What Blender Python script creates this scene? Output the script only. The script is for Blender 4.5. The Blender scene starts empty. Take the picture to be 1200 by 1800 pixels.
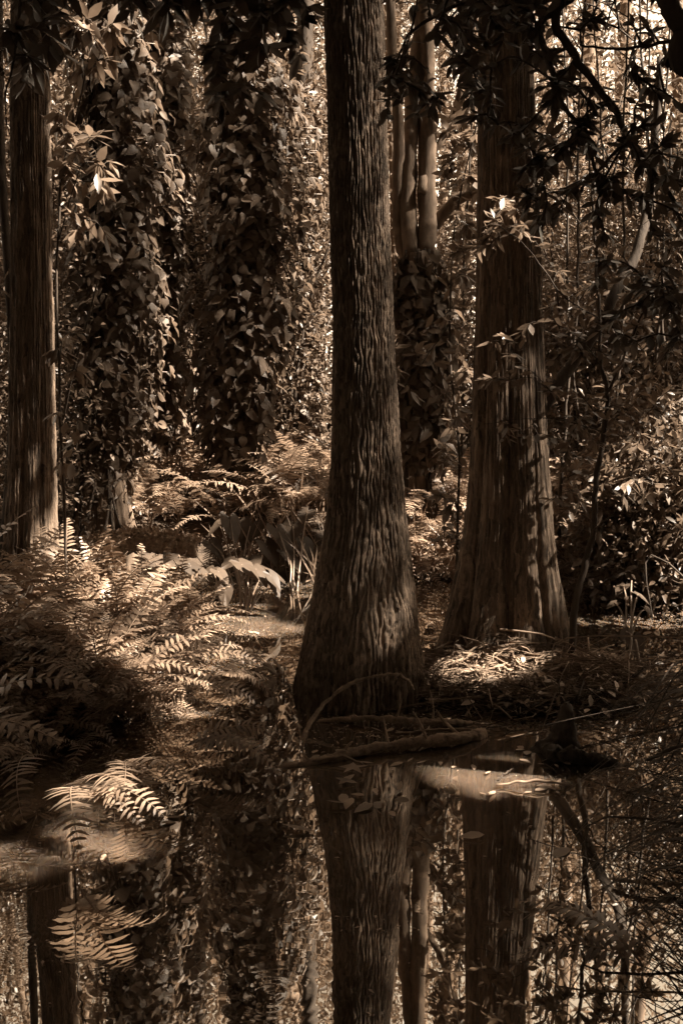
import bpy, math, random
import numpy as np
from mathutils import Matrix, Vector

random.seed(7)
rng = np.random.default_rng(7)
S = bpy.context.scene
COL = S.collection

# ------------------------------------------------------------------ camera
F = 1900.0 / 1800.0            # focal length / picture height
PITCH = math.atan(240 / 1900)
CAMZ = 1.6
cam_d = bpy.data.cameras.new('camera')
cam_d.sensor_fit = 'VERTICAL'
cam_d.sensor_height = 36
cam_d.lens = 36 * F
cam_d.clip_start = 0.05
cam_d.clip_end = 2000
cam = bpy.data.objects.new('camera', cam_d)
COL.objects.link(cam)
cam.location = (0, 0, CAMZ)
cam.rotation_euler = (math.pi / 2 - PITCH, 0, 0)
S.camera = cam

# ------------------------------------------------------------------ sky, sun, exposure
SUN = Vector((0.66, -0.165, 0.84)).normalized()      # towards the sun
SUN_EL = math.asin(SUN.z)
SUN_AZ = math.atan2(SUN.x, SUN.y)
W = bpy.data.worlds.new('World')
S.world = W
W.use_nodes = True
nt = W.node_tree
nt.nodes.clear()
sky = nt.nodes.new('ShaderNodeTexSky')
sky.sky_type = 'NISHITA'
sky.sun_disc = False
sky.sun_elevation = SUN_EL
sky.sun_rotation = SUN_AZ
bw = nt.nodes.new('ShaderNodeRGBToBW')
tint = nt.nodes.new('ShaderNodeMix')
tint.data_type = 'RGBA'
tint.blend_type = 'MULTIPLY'
tint.inputs[0].default_value = 1
tint.inputs[7].default_value = (1.0, 0.80, 0.58, 1)
bg = nt.nodes.new('ShaderNodeBackground')
bg.inputs[1].default_value = 0.11
wo = nt.nodes.new('ShaderNodeOutputWorld')
nt.links.new(sky.outputs[0], bw.inputs[0])
nt.links.new(bw.outputs[0], tint.inputs[6])
nt.links.new(tint.outputs[2], bg.inputs[0])
nt.links.new(bg.outputs[0], wo.inputs[0])

sun_d = bpy.data.lights.new('sun', 'SUN')
sun_d.energy = 5.0
sun_d.angle = math.radians(0.53)
sun_d.color = (1.0, 0.90, 0.76)
sun = bpy.data.objects.new('sun', sun_d)
COL.objects.link(sun)
sun.location = (10, -2, 14)
sun.rotation_euler = SUN.to_track_quat('Z', 'Y').to_euler()

S.view_settings.view_transform = 'Standard'
S.view_settings.look = 'None'
S.view_settings.gamma = 1
S.view_settings.exposure = 2.9
S.render.engine = 'CYCLES'
S.cycles.max_bounces = 7
S.cycles.diffuse_bounces = 4
S.cycles.glossy_bounces = 3
S.cycles.transmission_bounces = 4
S.cycles.caustics_reflective = False
S.cycles.caustics_refractive = False
S.cycles.sample_clamp_indirect = 6
S.cycles.use_denoising = True

# ------------------------------------------------------------------ helpers: places
ct, st_ = math.cos(PITCH), math.sin(PITCH)


def ray(px, py):
    cx, cy = (px - 600) / 1900.0, (900 - py) / 1900.0
    return np.array([cx, ct + cy * st_, -st_ + cy * ct])


def P(px, py, d):                       # a sight line met at distance d in front
    r = ray(px, py)
    return np.array([0, 0, CAMZ]) + r * (d / r[1])


def G(px, py, z=0.0):                   # a sight line met at height z
    r = ray(px, py)
    return np.array([0, 0, CAMZ]) + r * ((z - CAMZ) / r[2])


# gaps cut in the foliage to place sun patches on bank, water, trunks
GAPS = [(P(220, 1120, 5.8), .6), (P(260, 1200, 5.3), .45), (P(180, 1040, 6.5), .42), (P(250, 1090, 5.9), .5), (P(330, 1100, 5.9), .4), (P(270, 1180, 5.5), .34), (P(290, 1050, 6.2), .34), (P(225, 1080, 6.2), .3), (P(340, 1110, 5.7), .28), (P(300, 1190, 5.4), .2), (P(180, 1000, 6.7), .3), (P(150, 950, 6.6), .2),
        (P(85, 640, 7), .16), (P(85, 760, 7), .2), (P(88, 860, 7), .2), (P(80, 540, 7), .12), (P(75, 260, 7), .12),
        (G(460, 1105), .2), (G(400, 1100), .16), (G(850, 1365), .2), (G(890, 1340), .08), (G(140, 1445), .07), (G(15, 1510), .09), (P(190, 1490, 3.5), .1), (P(190, 1365, 4), .1),
        (P(1120, 1010, 7.6), .7), (P(1150, 900, 8.2), .45), (P(1090, 1080, 7.2), .4), (P(1190, 960, 7.8), .5), (P(815, 1205, 5.4), .16), (P(850, 1185, 5.55), .1),
        (P(500, 330, 9.6), .45), (P(510, 480, 9.6), .4), (P(470, 600, 9.5), .35), (P(450, 720, 9.5), .2), (P(540, 400, 9.6), .3), (P(410, 640, 9.3), .25), (P(230, 620, 8.5), .15), (P(250, 560, 8.5), .2),
        (P(520, 815, 9.9), .6), (P(290, 825, 10.2), .65), (P(250, 850, 9.8), .5), (P(560, 880, 9.2), .4), (P(320, 900, 9.0), .4), (P(745, 960, 8.8), .45), (P(790, 900, 9.4), .45),
        (P(160, 330, 6.2), .2), (P(160, 70, 6.3), .18), (P(140, 250, 6.3), .12), (P(850, 235, 7.1), .2), (P(890, 390, 5.3), .16), (P(905, 480, 5.3), .08), (P(755, 250, 9.3), .2), (P(668, 250, 5.25), .08), (P(660, 100, 5.25), .1), (P(750, 350, 9.3), .2),
        (P(450, 1000, 7.2), .2), (P(340, 1000, 7.1), .16), (P(470, 1165, 5.95), .12), (P(780, 600, 9.2), .3), (P(760, 960, 9), .3), (P(800, 700, 7.7), .2),
        (P(625, 250, 5.2), .05), (P(640, 900, 5.1), .05), (P(860, 1000, 5.8), .04), (P(935, 1020, 5.7), .04), (P(640, 100, 5.2), .09), (P(655, 60, 5.2), .1)]
# openings for trunks and vines, under fine high leaves added to soften the sun
SOFT = ([((575, 690), (-60, 1180), 5.2, 5600, 1.0, k, .17) for k in range(-60, 1121, 90)] +
        [((400, 575), (60, 800), 9.5, 4200, 1.0, k, .5) for k in range(60, 801, 110)] +
        [((150, 330), (60, 820), 8.6, 6000, 1.0, k, .42) for k in range(60, 821, 110)] +
        [((690, 815), (440, 820), 9.1, 6000, 1.0, k, .35) for k in range(440, 821, 110)] +
        [((838, 960), (620, 1120), 5.8, 2000, 1.0, k, .14) for k in range(620, 1121, 90)])
for (xa, xb), _, d, _, _, k, rad in SOFT:
    GAPS.append((P((xa + xb) / 2, k, d), rad))
sv = np.array(SUN)


def open_to_sun(pts, margin=.05):
    """which of these leaf positions leave the gaps free that the sun falls through"""
    keep = np.ones(len(pts), bool)
    for c, rad in GAPS:
        w = pts - c
        tt = w @ sv
        dist = np.linalg.norm(w - tt[:, None] * sv, axis=1)
        keep &= (dist > rad + margin) | (tt < .35)
    return keep


# ------------------------------------------------------------------ helpers: meshes
class MB:
    def __init__(self):
        self.v, self.f, self.n = [], [], 0

    def add(self, v, fs):
        v = np.asarray(v, dtype=np.float64)
        for f in (fs if isinstance(fs, (list, tuple)) else [fs]):
            self.f.append(np.asarray(f, dtype=np.int64) + self.n)
        self.v.append(v)
        self.n += len(v)

    def mesh(self, name, mat, smooth=False, off=(0, 0, 0)):
        m = bpy.data.meshes.new(name)
        V = np.concatenate(self.v) - np.asarray(off)
        m.vertices.add(len(V))
        m.vertices.foreach_set('co', V.astype(np.float32).ravel())
        loops = np.concatenate([f.ravel() for f in self.f])
        tot = np.concatenate([np.full(len(f), f.shape[1]) for f in self.f])
        start = np.concatenate([[0], np.cumsum(tot)[:-1]])
        m.loops.add(len(loops))
        m.loops.foreach_set('vertex_index', loops.astype(np.int32))
        m.polygons.add(len(tot))
        m.polygons.foreach_set('loop_start', start.astype(np.int32))
        m.polygons.foreach_set('loop_total', tot.astype(np.int32))
        if smooth:
            m.polygons.foreach_set('use_smooth', np.ones(len(tot), dtype=bool))
        m.update(calc_edges=True)
        if mat:
            m.materials.append(mat)
        return m

    def build(self, name, mat, parent=None, smooth=False):
        off = parent.location if parent else (0, 0, 0)
        return link(name, self.mesh(name, mat, smooth, off), parent)


def link(name, me, parent=None, mtx=None):
    o = bpy.data.objects.new(name, me)
    COL.objects.link(o)
    if parent:
        o.parent = parent
    if mtx is not None:
        o.matrix_basis = mtx
    return o


def tag(o, label=None, cat=None, group=None, kind=None):
    if label:
        o['label'] = label
    if cat:
        o['category'] = cat
    if group:
        o['group'] = group
    if kind:
        o['kind'] = kind
    return o


def thing(name, label, cat, loc, group=None):
    o = bpy.data.objects.new(name, None)
    COL.objects.link(o)
    o.location = [float(c) for c in loc]
    o.empty_display_size = 0.1
    return tag(o, label, cat, group)


def vnoise(u, v, pu, seed=0):
    """value noise, periodic with pu along u"""
    T = np.random.default_rng(seed).random((pu, 1024))
    iu, iv = np.floor(u).astype(int), np.floor(v).astype(int)
    fu, fv = u - iu, v - iv
    fu, fv = fu * fu * (3 - 2 * fu), fv * fv * (3 - 2 * fv)
    a, b = T[iu % pu, iv % 1024], T[(iu + 1) % pu, iv % 1024]
    c, d = T[iu % pu, (iv + 1) % 1024], T[(iu + 1) % pu, (iv + 1) % 1024]
    return (a * (1 - fu) + b * fu) * (1 - fv) + (c * (1 - fu) + d * fu) * fv


def grid_faces(nv, nu, wrap=True):
    i = np.arange(nv - 1)[:, None]
    j = np.arange(nu if wrap else nu - 1)[None, :]
    j2 = (j + 1) % nu
    return np.stack([i * nu + j, i * nu + j2, (i + 1) * nu + j2, (i + 1) * nu + j], -1).reshape(-1, 4)


def tube(mb, pts, radii, nu=6, rough=0.0):
    pts = np.asarray(pts, float)
    n = len(pts)
    radii = np.broadcast_to(np.asarray(radii, float), (n,))
    t = np.gradient(pts, axis=0)
    t /= np.linalg.norm(t, axis=1)[:, None] + 1e-9
    a = np.array([0.31, 0.87, 0.4])
    if abs(t[0] @ a) > 0.9:
        a = np.array([1.0, 0, 0])
    s = np.cross(t, a)
    s /= np.linalg.norm(s, axis=1)[:, None] + 1e-9
    b = np.cross(t, s)
    ph = np.arange(nu) / nu * 2 * math.pi
    R = radii[:, None] * np.ones(nu)
    if rough:
        R = R * (1 + rough * (rng.random((n, nu)) - .5))
    v = pts[:, None, :] + R[..., None] * (np.cos(ph)[None, :, None] * s[:, None, :] + np.sin(ph)[None, :, None] * b[:, None, :])
    v = v.reshape(-1, 3)
    fs = [grid_faces(n, nu)]
    v = np.vstack([v, pts[0], pts[-1]])
    k = np.arange(nu)
    fs.append(np.stack([(k + 1) % nu, k, np.full(nu, n * nu)], 1))
    fs.append(np.stack([(n - 1) * nu + k, (n - 1) * nu + (k + 1) % nu, np.full(nu, n * nu + 1)], 1))
    mb.add(v, fs)


def smooth_path(pts, n, wob=0.0):
    pts = np.asarray(pts, float)
    if len(pts) > 2:
        p = np.vstack([2 * pts[0] - pts[1], pts, 2 * pts[-1] - pts[-2]])
        seg = len(pts) - 1
        u = np.linspace(0, seg - 1e-6, n)
        i = u.astype(int)
        f = (u - i)[:, None]
        p0, p1, p2, p3 = p[i], p[i + 1], p[i + 2], p[i + 3]
        q = .5 * (2 * p1 + (p2 - p0) * f + (2 * p0 - 5 * p1 + 4 * p2 - p3) * f ** 2 + (3 * p1 - p0 - 3 * p2 + p3) * f ** 3)
    else:
        q = pts[0] + (pts[-1] - pts[0]) * np.linspace(0, 1, n)[:, None]
    if wob:
        w = rng.normal(0, wob, (n, 3))
        w = (w + np.roll(w, 1, 0)) / 2
        w[0] = w[-1] = 0
        q = q + w
    return q


def leaf_proto(prof, fold=0.25, curl=0.15, stations=None):
    """a leaf from origin along +Y, length 1; prof = [(t, half width, back sweep)]"""
    v, q, tr = [], [], []
    z = lambda t: -curl * t * t
    v.append((0, 0, 0))
    for t, w in prof:
        v += [(-w, t, z(t) + fold * w), (0, t, z(t)), (w, t, z(t) + fold * w)]
    v.append((0, 1, z(1)))
    n = len(prof)
    tr += [(0, 2, 1), (0, 3, 2)]
    for k in range(n - 1):
        a, b = 1 + 3 * k, 4 + 3 * k
        q += [(a, a + 1, b + 1, b), (a + 1, a + 2, b + 2, b + 1)]
    a, e = 1 + 3 * (n - 1), 1 + 3 * n
    tr += [(a, a + 1, e), (a + 1, a + 2, e)]
    fs = [np.array(tr)]
    if q:
        fs.append(np.array(q))
    return np.array(v, float), fs


L_OVATE = leaf_proto([(.02, .16), (.14, .29), (.34, .34), (.58, .25), (.82, .09)], .30, .22)
L_OVATE2 = leaf_proto([(.02, .18), (.16, .33), (.36, .36), (.6, .23), (.82, .07)], .12, .42)
L_OVATE3 = leaf_proto([(.03, .13), (.16, .24), (.38, .28), (.62, .2), (.84, .07)], .45, .10)
L_OVATE4 = leaf_proto([(.03, .10), (.18, .2), (.4, .23), (.65, .17), (.86, .06)], .2, .55)
L_OVATE5 = leaf_proto([(.02, .2), (.12, .36), (.3, .38), (.52, .3), (.8, .1)], -.12, .3)
for _L in (L_OVATE, L_OVATE2, L_OVATE3, L_OVATE4, L_OVATE5):      # uneven edges and a sideways bend
    _v = _L[0]
    _v[1:-1, 0] *= rng.uniform(.94, 1.06, len(_v) - 2)
    _v[:, 0] += rng.normal(0, .12) * _v[:, 1] ** 2
    _v[:, 2] += rng.normal(0, .018, len(_v))
VINE_L = [L_OVATE, L_OVATE2, L_OVATE3, L_OVATE4, L_OVATE5]
L_LANCE = leaf_proto([(.15, .07), (.4, .165), (.68, .14), (.88, .05)], .25, .18)
L_LANCE2 = leaf_proto([(.15, .08), (.4, .19), (.68, .15), (.88, .05)], .1, -.12)
L_SMALL = leaf_proto([(.42, .22)], .25, .15)
L_SMALL4 = leaf_proto([(.25, .16), (.6, .18)], .25, .2)


def frames(axis, normal):
    """rotation matrices (n,3,3) with columns side, axis, normal"""
    y = axis / (np.linalg.norm(axis, axis=1)[:, None] + 1e-9)
    x = np.cross(y, normal)
    x /= np.linalg.norm(x, axis=1)[:, None] + 1e-9
    z = np.cross(x, y)
    return np.stack([x, y, z], -1)


def scatter(mb, proto, pos, axis, normal, size):
    v, fs = proto
    n = len(pos)
    if n == 0:
        return
    M = frames(axis, normal)
    V = np.einsum('nij,kj->nki', M, v) * np.asarray(size).reshape(-1, 1, 1) + pos[:, None, :]
    k = len(v)
    off = (np.arange(n) * k)[:, None, None]
    mb.add(V.reshape(-1, 3), [(f[None] + off).reshape(-1, f.shape[1]) for f in fs])


def unit(n):
    a = rng.normal(size=(n, 3))
    return a / np.linalg.norm(a, axis=1)[:, None]


def leaf_mtx(pos, axis, normal, size, origin=(0, 0, 0)):
    M = frames(np.array([axis]), np.array([normal]))[0] * size
    p = np.asarray(pos) - np.asarray(origin)
    return Matrix(((M[0, 0], M[0, 1], M[0, 2], p[0]), (M[1, 0], M[1, 1], M[1, 2], p[1]), (M[2, 0], M[2, 1], M[2, 2], p[2]), (0, 0, 0, 1)))


# ------------------------------------------------------------------ materials (a sepia place)
def tone(v, w=0.0):
    """a toned brown of reflectance v"""
    return (v * 1.15, v * (0.81 - .04 * w), v * (0.57 - .06 * w), 1)


def new_mat(name):
    m = bpy.data.materials.new(name)
    m.use_nodes = True
    n = m.node_tree
    n.nodes.clear()
    out = n.nodes.new('ShaderNodeOutputMaterial')
    return m, n, out


def ramp(n, stops):
    r = n.nodes.new('ShaderNodeValToRGB')
    els = r.color_ramp.elements
    while len(els) < len(stops):
        els.new(0.5)
    for e, (p, c) in zip(els, stops):
        e.position = p
        e.color = c
    return r


def mat_leaf(name, lo, hi, rough=.45, transl=.35, spec=.5):
    m, n, out = new_mat(name)
    geo = n.nodes.new('ShaderNodeNewGeometry')
    inf = n.nodes.new('ShaderNodeObjectInfo')
    add = n.nodes.new('ShaderNodeMath')
    fr = n.nodes.new('ShaderNodeMath')
    fr.operation = 'FRACT'
    n.links.new(geo.outputs['Random Per Island'], add.inputs[0])
    n.links.new(inf.outputs['Random'], add.inputs[1])
    n.links.new(add.outputs[0], fr.inputs[0])
    tc = n.nodes.new('ShaderNodeTexCoord')
    ns = n.nodes.new('ShaderNodeTexNoise')
    ns.inputs['Scale'].default_value = 25
    n.links.new(geo.outputs['Position'], ns.inputs['Vector'])
    mx = n.nodes.new('ShaderNodeMath')
    mx.operation = 'MULTIPLY_ADD'
    mx.inputs[1].default_value = .5
    n.links.new(ns.outputs[0], mx.inputs[0])
    sc = n.nodes.new('ShaderNodeMath')
    sc.operation = 'MULTIPLY'
    sc.inputs[1].default_value = .6
    n.links.new(fr.outputs[0], sc.inputs[0])
    n.links.new(sc.outputs[0], mx.inputs[2])
    r = ramp(n, [(0.1, tone(lo, .5)), (.6, tone((lo + hi) / 2)), (1, tone(hi))])
    n.links.new(mx.outputs[0], r.inputs[0])
    b = n.nodes.new('ShaderNodeBsdfPrincipled')
    b.inputs['Roughness'].default_value = rough
    b.inputs['Specular IOR Level'].default_value = spec
    t = n.nodes.new('ShaderNodeBsdfTranslucent')
    ms = n.nodes.new('ShaderNodeMixShader')
    ms.inputs[0].default_value = transl
    n.links.new(r.outputs[0], b.inputs['Base Color'])
    n.links.new(r.outputs[0], t.inputs[0])
    n.links.new(b.outputs[0], ms.inputs[1])
    n.links.new(t.outputs[0], ms.inputs[2])
    n.links.new(ms.outputs[0], out.inputs[0])
    return m


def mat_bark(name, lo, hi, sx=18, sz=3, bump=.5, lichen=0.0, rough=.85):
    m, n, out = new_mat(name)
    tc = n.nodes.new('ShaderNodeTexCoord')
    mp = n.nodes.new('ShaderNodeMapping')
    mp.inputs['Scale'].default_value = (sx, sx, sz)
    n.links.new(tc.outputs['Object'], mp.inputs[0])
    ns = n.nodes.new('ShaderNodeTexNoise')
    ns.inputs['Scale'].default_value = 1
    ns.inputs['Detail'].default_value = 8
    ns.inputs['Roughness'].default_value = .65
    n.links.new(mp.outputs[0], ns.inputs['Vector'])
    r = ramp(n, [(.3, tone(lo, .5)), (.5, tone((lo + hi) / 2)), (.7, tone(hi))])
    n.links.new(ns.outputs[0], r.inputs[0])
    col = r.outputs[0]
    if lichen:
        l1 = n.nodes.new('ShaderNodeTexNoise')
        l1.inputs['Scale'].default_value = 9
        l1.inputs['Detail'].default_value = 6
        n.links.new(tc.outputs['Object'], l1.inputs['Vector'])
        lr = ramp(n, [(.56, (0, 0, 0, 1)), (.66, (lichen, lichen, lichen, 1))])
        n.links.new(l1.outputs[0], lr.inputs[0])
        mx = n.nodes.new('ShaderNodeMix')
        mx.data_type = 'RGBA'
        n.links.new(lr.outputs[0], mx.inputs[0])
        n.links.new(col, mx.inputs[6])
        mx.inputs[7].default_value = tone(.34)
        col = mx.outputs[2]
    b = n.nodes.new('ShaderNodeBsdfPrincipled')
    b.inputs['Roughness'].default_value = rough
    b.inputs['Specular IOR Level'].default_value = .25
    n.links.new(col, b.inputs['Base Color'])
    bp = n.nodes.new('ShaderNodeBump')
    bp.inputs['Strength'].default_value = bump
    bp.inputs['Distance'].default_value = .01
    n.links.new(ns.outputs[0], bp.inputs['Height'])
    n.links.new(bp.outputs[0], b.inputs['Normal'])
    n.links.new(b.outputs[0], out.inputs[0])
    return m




def mat_plates(name, lo, hi, sx, sz, streak, lichen):
    """bark of many small plates, each weathered to a shade of its own"""
    m, n, out = new_mat(name)
    tc = n.nodes.new('ShaderNodeTexCoord')
    wn = n.nodes.new('ShaderNodeTexNoise')
    wn.inputs['Scale'].default_value = 9
    wn.inputs['Detail'].default_value = 4
    n.links.new(tc.outputs['Object'], wn.inputs['Vector'])
    wa = n.nodes.new('ShaderNodeVectorMath')
    wa.operation = 'MULTIPLY_ADD'
    wa.inputs[1].default_value = (.06, .06, .12)
    n.links.new(wn.outputs['Color'], wa.inputs[0])
    n.links.new(tc.outputs['Object'], wa.inputs[2])
    mp = n.nodes.new('ShaderNodeMapping')
    mp.inputs['Scale'].default_value = (sx, sx, sz)
    n.links.new(wa.outputs[0], mp.inputs[0])
    vo = n.nodes.new('ShaderNodeTexVoronoi')
    vo.inputs['Scale'].default_value = 1
    n.links.new(mp.outputs[0], vo.inputs['Vector'])
    sp = n.nodes.new('ShaderNodeSeparateColor')
    n.links.new(vo.outputs['Color'], sp.inputs[0])
    m2 = n.nodes.new('ShaderNodeMapping')
    m2.inputs['Scale'].default_value = (streak, streak, streak * .12)
    n.links.new(wa.outputs[0], m2.inputs[0])
    ns = n.nodes.new('ShaderNodeTexNoise')
    ns.inputs['Scale'].default_value = 1
    ns.inputs['Detail'].default_value = 9
    ns.inputs['Roughness'].default_value = .7
    n.links.new(m2.outputs[0], ns.inputs['Vector'])
    mx = n.nodes.new('ShaderNodeMath')
    mx.operation = 'MULTIPLY_ADD'
    mx.inputs[1].default_value = .42
    n.links.new(sp.outputs[0], mx.inputs[0])
    sc = n.nodes.new('ShaderNodeMath')
    sc.operation = 'MULTIPLY_ADD'
    sc.inputs[1].default_value = 1.5
    sc.inputs[2].default_value = -.46
    n.links.new(ns.outputs[0], sc.inputs[0])
    n.links.new(sc.outputs[0], mx.inputs[2])
    r = ramp(n, [(.1, tone(lo, .5)), (.5, tone((lo + hi) * .42)), (.95, tone(hi))])
    n.links.new(mx.outputs[0], r.inputs[0])
    l1 = n.nodes.new('ShaderNodeTexNoise')
    l1.inputs['Scale'].default_value = 6
    l1.inputs['Detail'].default_value = 6
    l1.inputs['Roughness'].default_value = .7
    n.links.new(tc.outputs['Object'], l1.inputs['Vector'])
    lr = ramp(n, [(.58, (0, 0, 0, 1)), (.68, (lichen, lichen, lichen, 1))])
    n.links.new(l1.outputs[0], lr.inputs[0])
    lm = n.nodes.new('ShaderNodeMix')
    lm.data_type = 'RGBA'
    n.links.new(lr.outputs[0], lm.inputs[0])
    n.links.new(r.outputs[0], lm.inputs[6])
    lm.inputs[7].default_value = tone(.33)
    b = n.nodes.new('ShaderNodeBsdfPrincipled')
    b.inputs['Roughness'].default_value = .85
    b.inputs['Specular IOR Level'].default_value = .25
    n.links.new(lm.outputs[2], b.inputs['Base Color'])
    bp = n.nodes.new('ShaderNodeBump')
    bp.inputs['Strength'].default_value = .9
    bp.inputs['Distance'].default_value = .008
    n.links.new(mx.outputs[0], bp.inputs['Height'])
    n.links.new(bp.outputs[0], b.inputs['Normal'])
    n.links.new(b.outputs[0], out.inputs[0])
    return m


M_BARK = mat_plates('ridged_bark', .025, .24, 62, 20, 90, .55)
M_CYP = mat_plates('stringy_bark', .02, .23, 55, 5, 60, .4)
M_BARK_FAR = mat_bark('plain_bark', .07, .20, 22, 5, .6, .3)
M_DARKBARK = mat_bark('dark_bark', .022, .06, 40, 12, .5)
M_TWIG = mat_bark('dry_twig', .09, .26, 30, 30, .2)
M_DEAD = mat_bark('weathered_wood', .07, .26, 20, 20, .5, .4)
M_LOG = mat_bark('rotten_wood', .09, .34, 45, 45, 1.0, .6)
M_VINE = mat_leaf('vine_leaf', .07, .17, .55, .38, .35)
M_BAY = mat_leaf('bay_leaf', .045, .10, .38, .22)
M_SAP = mat_leaf('sapling_leaf', .09, .18, .42, .38)
M_BACK = mat_leaf('thicket_leaf', .06, .19, .45, .48)
M_CANOPY = mat_leaf('canopy_leaf', .04, .09, .6, .12)
M_FERN = mat_leaf('fern_leaf', .15, .34, .45, .4)
M_SEDGE = mat_leaf('sedge_blade', .05, .1, .5, .3)
M_TARO = mat_leaf('taro_leaf', .045, .11, .5, .4, .3)
M_STALK = mat_leaf('green_stalk', .13, .2, .5, .05)
M_FLOAT = mat_leaf('fallen_leaf', .14, .36, .6, .1)
M_MOSS = mat_leaf('moss', .2, .36, .8, .3)


def mat_ground():
    m, n, out = new_mat('leaf_litter_mud')
    tc = n.nodes.new('ShaderNodeTexCoord')
    ns = n.nodes.new('ShaderNodeTexNoise')
    ns.inputs['Scale'].default_value = 6
    ns.inputs['Detail'].default_value = 10
    ns.inputs['Roughness'].default_value = .7
    n.links.new(tc.outputs['Object'], ns.inputs['Vector'])
    r = ramp(n, [(.35, tone(.03)), (.55, tone(.07)), (.75, tone(.14))])
    n.links.new(ns.outputs[0], r.inputs[0])
    b = n.nodes.new('ShaderNodeBsdfPrincipled')
    b.inputs['Roughness'].default_value = .9
    b.inputs['Specular IOR Level'].default_value = .2
    n.links.new(r.outputs[0], b.inputs['Base Color'])
    bp = n.nodes.new('ShaderNodeBump')
    bp.inputs['Strength'].default_value = .8
    bp.inputs['Distance'].default_value = .04
    n.links.new(ns.outputs[0], bp.inputs['Height'])
    n.links.new(bp.outputs[0], b.inputs['Normal'])
    n.links.new(b.outputs[0], out.inputs[0])
    return m


RINGS = [(G(48, 1648), 95, .16, .6), (G(478, 1745), 85, .2, .5), (G(190, 1730), 100, .12, .3), (G(1075, 1180), 60, .3, .4)]


def mat_water():
    m, n, out = new_mat('tannin_water')
    geo = n.nodes.new('ShaderNodeNewGeometry')
    ns = n.nodes.new('ShaderNodeTexNoise')
    ns.inputs['Scale'].default_value = 5
    ns.inputs['Detail'].default_value = 2
    n.links.new(geo.outputs['Position'], ns.inputs['Vector'])
    h = n.nodes.new('ShaderNodeMath')
    h.operation = 'MULTIPLY'
    h.inputs[1].default_value = .00022
    n.links.new(ns.outputs[0], h.inputs[0])
    total = h.outputs[0]
    for c, k, s, amp in RINGS:
        d = n.nodes.new('ShaderNodeVectorMath')
        d.operation = 'DISTANCE'
        d.inputs[1].default_value = (c[0], c[1], 0)
        n.links.new(geo.outputs['Position'], d.inputs[0])

        def mth(op, a, b=None):
            q = n.nodes.new('ShaderNodeMath')
            q.operation = op
            for i, x in enumerate((a, b)):
                if x is None:
                    continue
                if isinstance(x, (int, float)):
                    q.inputs[i].default_value = x
                else:
                    n.links.new(x, q.inputs[i])
            return q.outputs[0]
        w = mth('SINE', mth('MULTIPLY', mth('ADD', d.outputs['Value'], mth('MULTIPLY', ns.outputs[0], .05)), k * 2.2))
        e = mth('POWER', 2.718, mth('MULTIPLY', mth('MULTIPLY', d.outputs['Value'], d.outputs['Value']), -1 / (s * s)))
        total = mth('ADD', total, mth('MULTIPLY', mth('MULTIPLY', w, e), amp * .00004))
    bp = n.nodes.new('ShaderNodeBump')
    bp.inputs['Strength'].default_value = 1
    bp.inputs['Distance'].default_value = 1
    n.links.new(total, bp.inputs['Height'])
    # murk: light scattered back out of the brown water
    n2 = n.nodes.new('ShaderNodeTexNoise')
    n2.inputs['Scale'].default_value = 2.2
    n2.inputs['Detail'].default_value = 5
    n.links.new(geo.outputs['Position'], n2.inputs['Vector'])
    r = ramp(n, [(.35, tone(.03)), (.65, tone(.075))])
    n.links.new(n2.outputs[0], r.inputs[0])
    b = n.nodes.new('ShaderNodeBsdfPrincipled')
    b.inputs['Specular IOR Level'].default_value = 0
    b.inputs['Roughness'].default_value = 1
    b.inputs['Subsurface Weight'].default_value = 1
    b.inputs['Subsurface Radius'].default_value = (1, .8, .6)
    b.inputs['Subsurface Scale'].default_value = .14
    n.links.new(r.outputs[0], b.inputs['Base Color'])
    g = n.nodes.new('ShaderNodeBsdfGlossy')
    g.inputs['Roughness'].default_value = .01
    g.inputs['Color'].default_value = (1, .95, .88, 1)
    n.links.new(bp.outputs[0], g.inputs['Normal'])
    fr = n.nodes.new('ShaderNodeFresnel')
    fr.inputs['IOR'].default_value = 6
    n.links.new(bp.outputs[0], fr.inputs['Normal'])
    ms = n.nodes.new('ShaderNodeMixShader')
    n.links.new(fr.outputs[0], ms.inputs[0])
    n.links.new(b.outputs[0], ms.inputs[1])
    n.links.new(g.outputs[0], ms.inputs[2])
    n.links.new(ms.outputs[0], out.inputs[0])
    return m


M_GROUND, M_WATER = mat_ground(), mat_water()

# ------------------------------------------------------------------ the setting: ground and water


def sstep(a, b, x):
    t = np.clip((x - a) / (b - a), 0, 1)
    return t * t * (3 - 2 * t)


def ground_h(x, y):
    x, y = np.asarray(x, float), np.asarray(y, float)
    wob = .35 * np.sin(x * 1.7 + 1) + .25 * np.sin(x * 3.9 + y) + .2 * np.sin(y * 2.3 + x * .6)
    h = np.full(np.broadcast(x, y).shape, -.4)
    back = sstep(7.6, 9.8, y + wob * .7 + 1.2 * sstep(1.45, 2.2, x)) * .88
    lb = np.exp(-(((x + 1.75) / 1.02) ** 2 + ((y - 5.4) / 1.3) ** 2) ** 1.6) * .54
    lb2 = sstep(-2.0, -3.6, x + wob * .3) * 1.0 * sstep(2.5, 4.5, y)
    cy = np.exp(-(((x - .98) / .62) ** 2 + ((y - 5.75) / .55) ** 2) ** 1.3) * .47
    mt = np.exp(-(((x - .07) / .3) ** 2 + ((y - 5.3) / .3) ** 2)) * .36
    rb = sstep(1.05, 2.1, x + wob * .1) * .75 * sstep(6, 3.6, y)
    cam_b = sstep(1.9, .6, y) * .85
    h = h + np.maximum.reduce([back, lb, lb2, cy, mt, rb, cam_b])
    h = h + .05 * np.sin(x * 5.1 + 2 * np.sin(y * 3)) * np.sin(y * 4.3) * (h > -.2)
    return h + np.minimum(sstep(12, 40, np.hypot(x, y)) * .25, .25)


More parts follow.
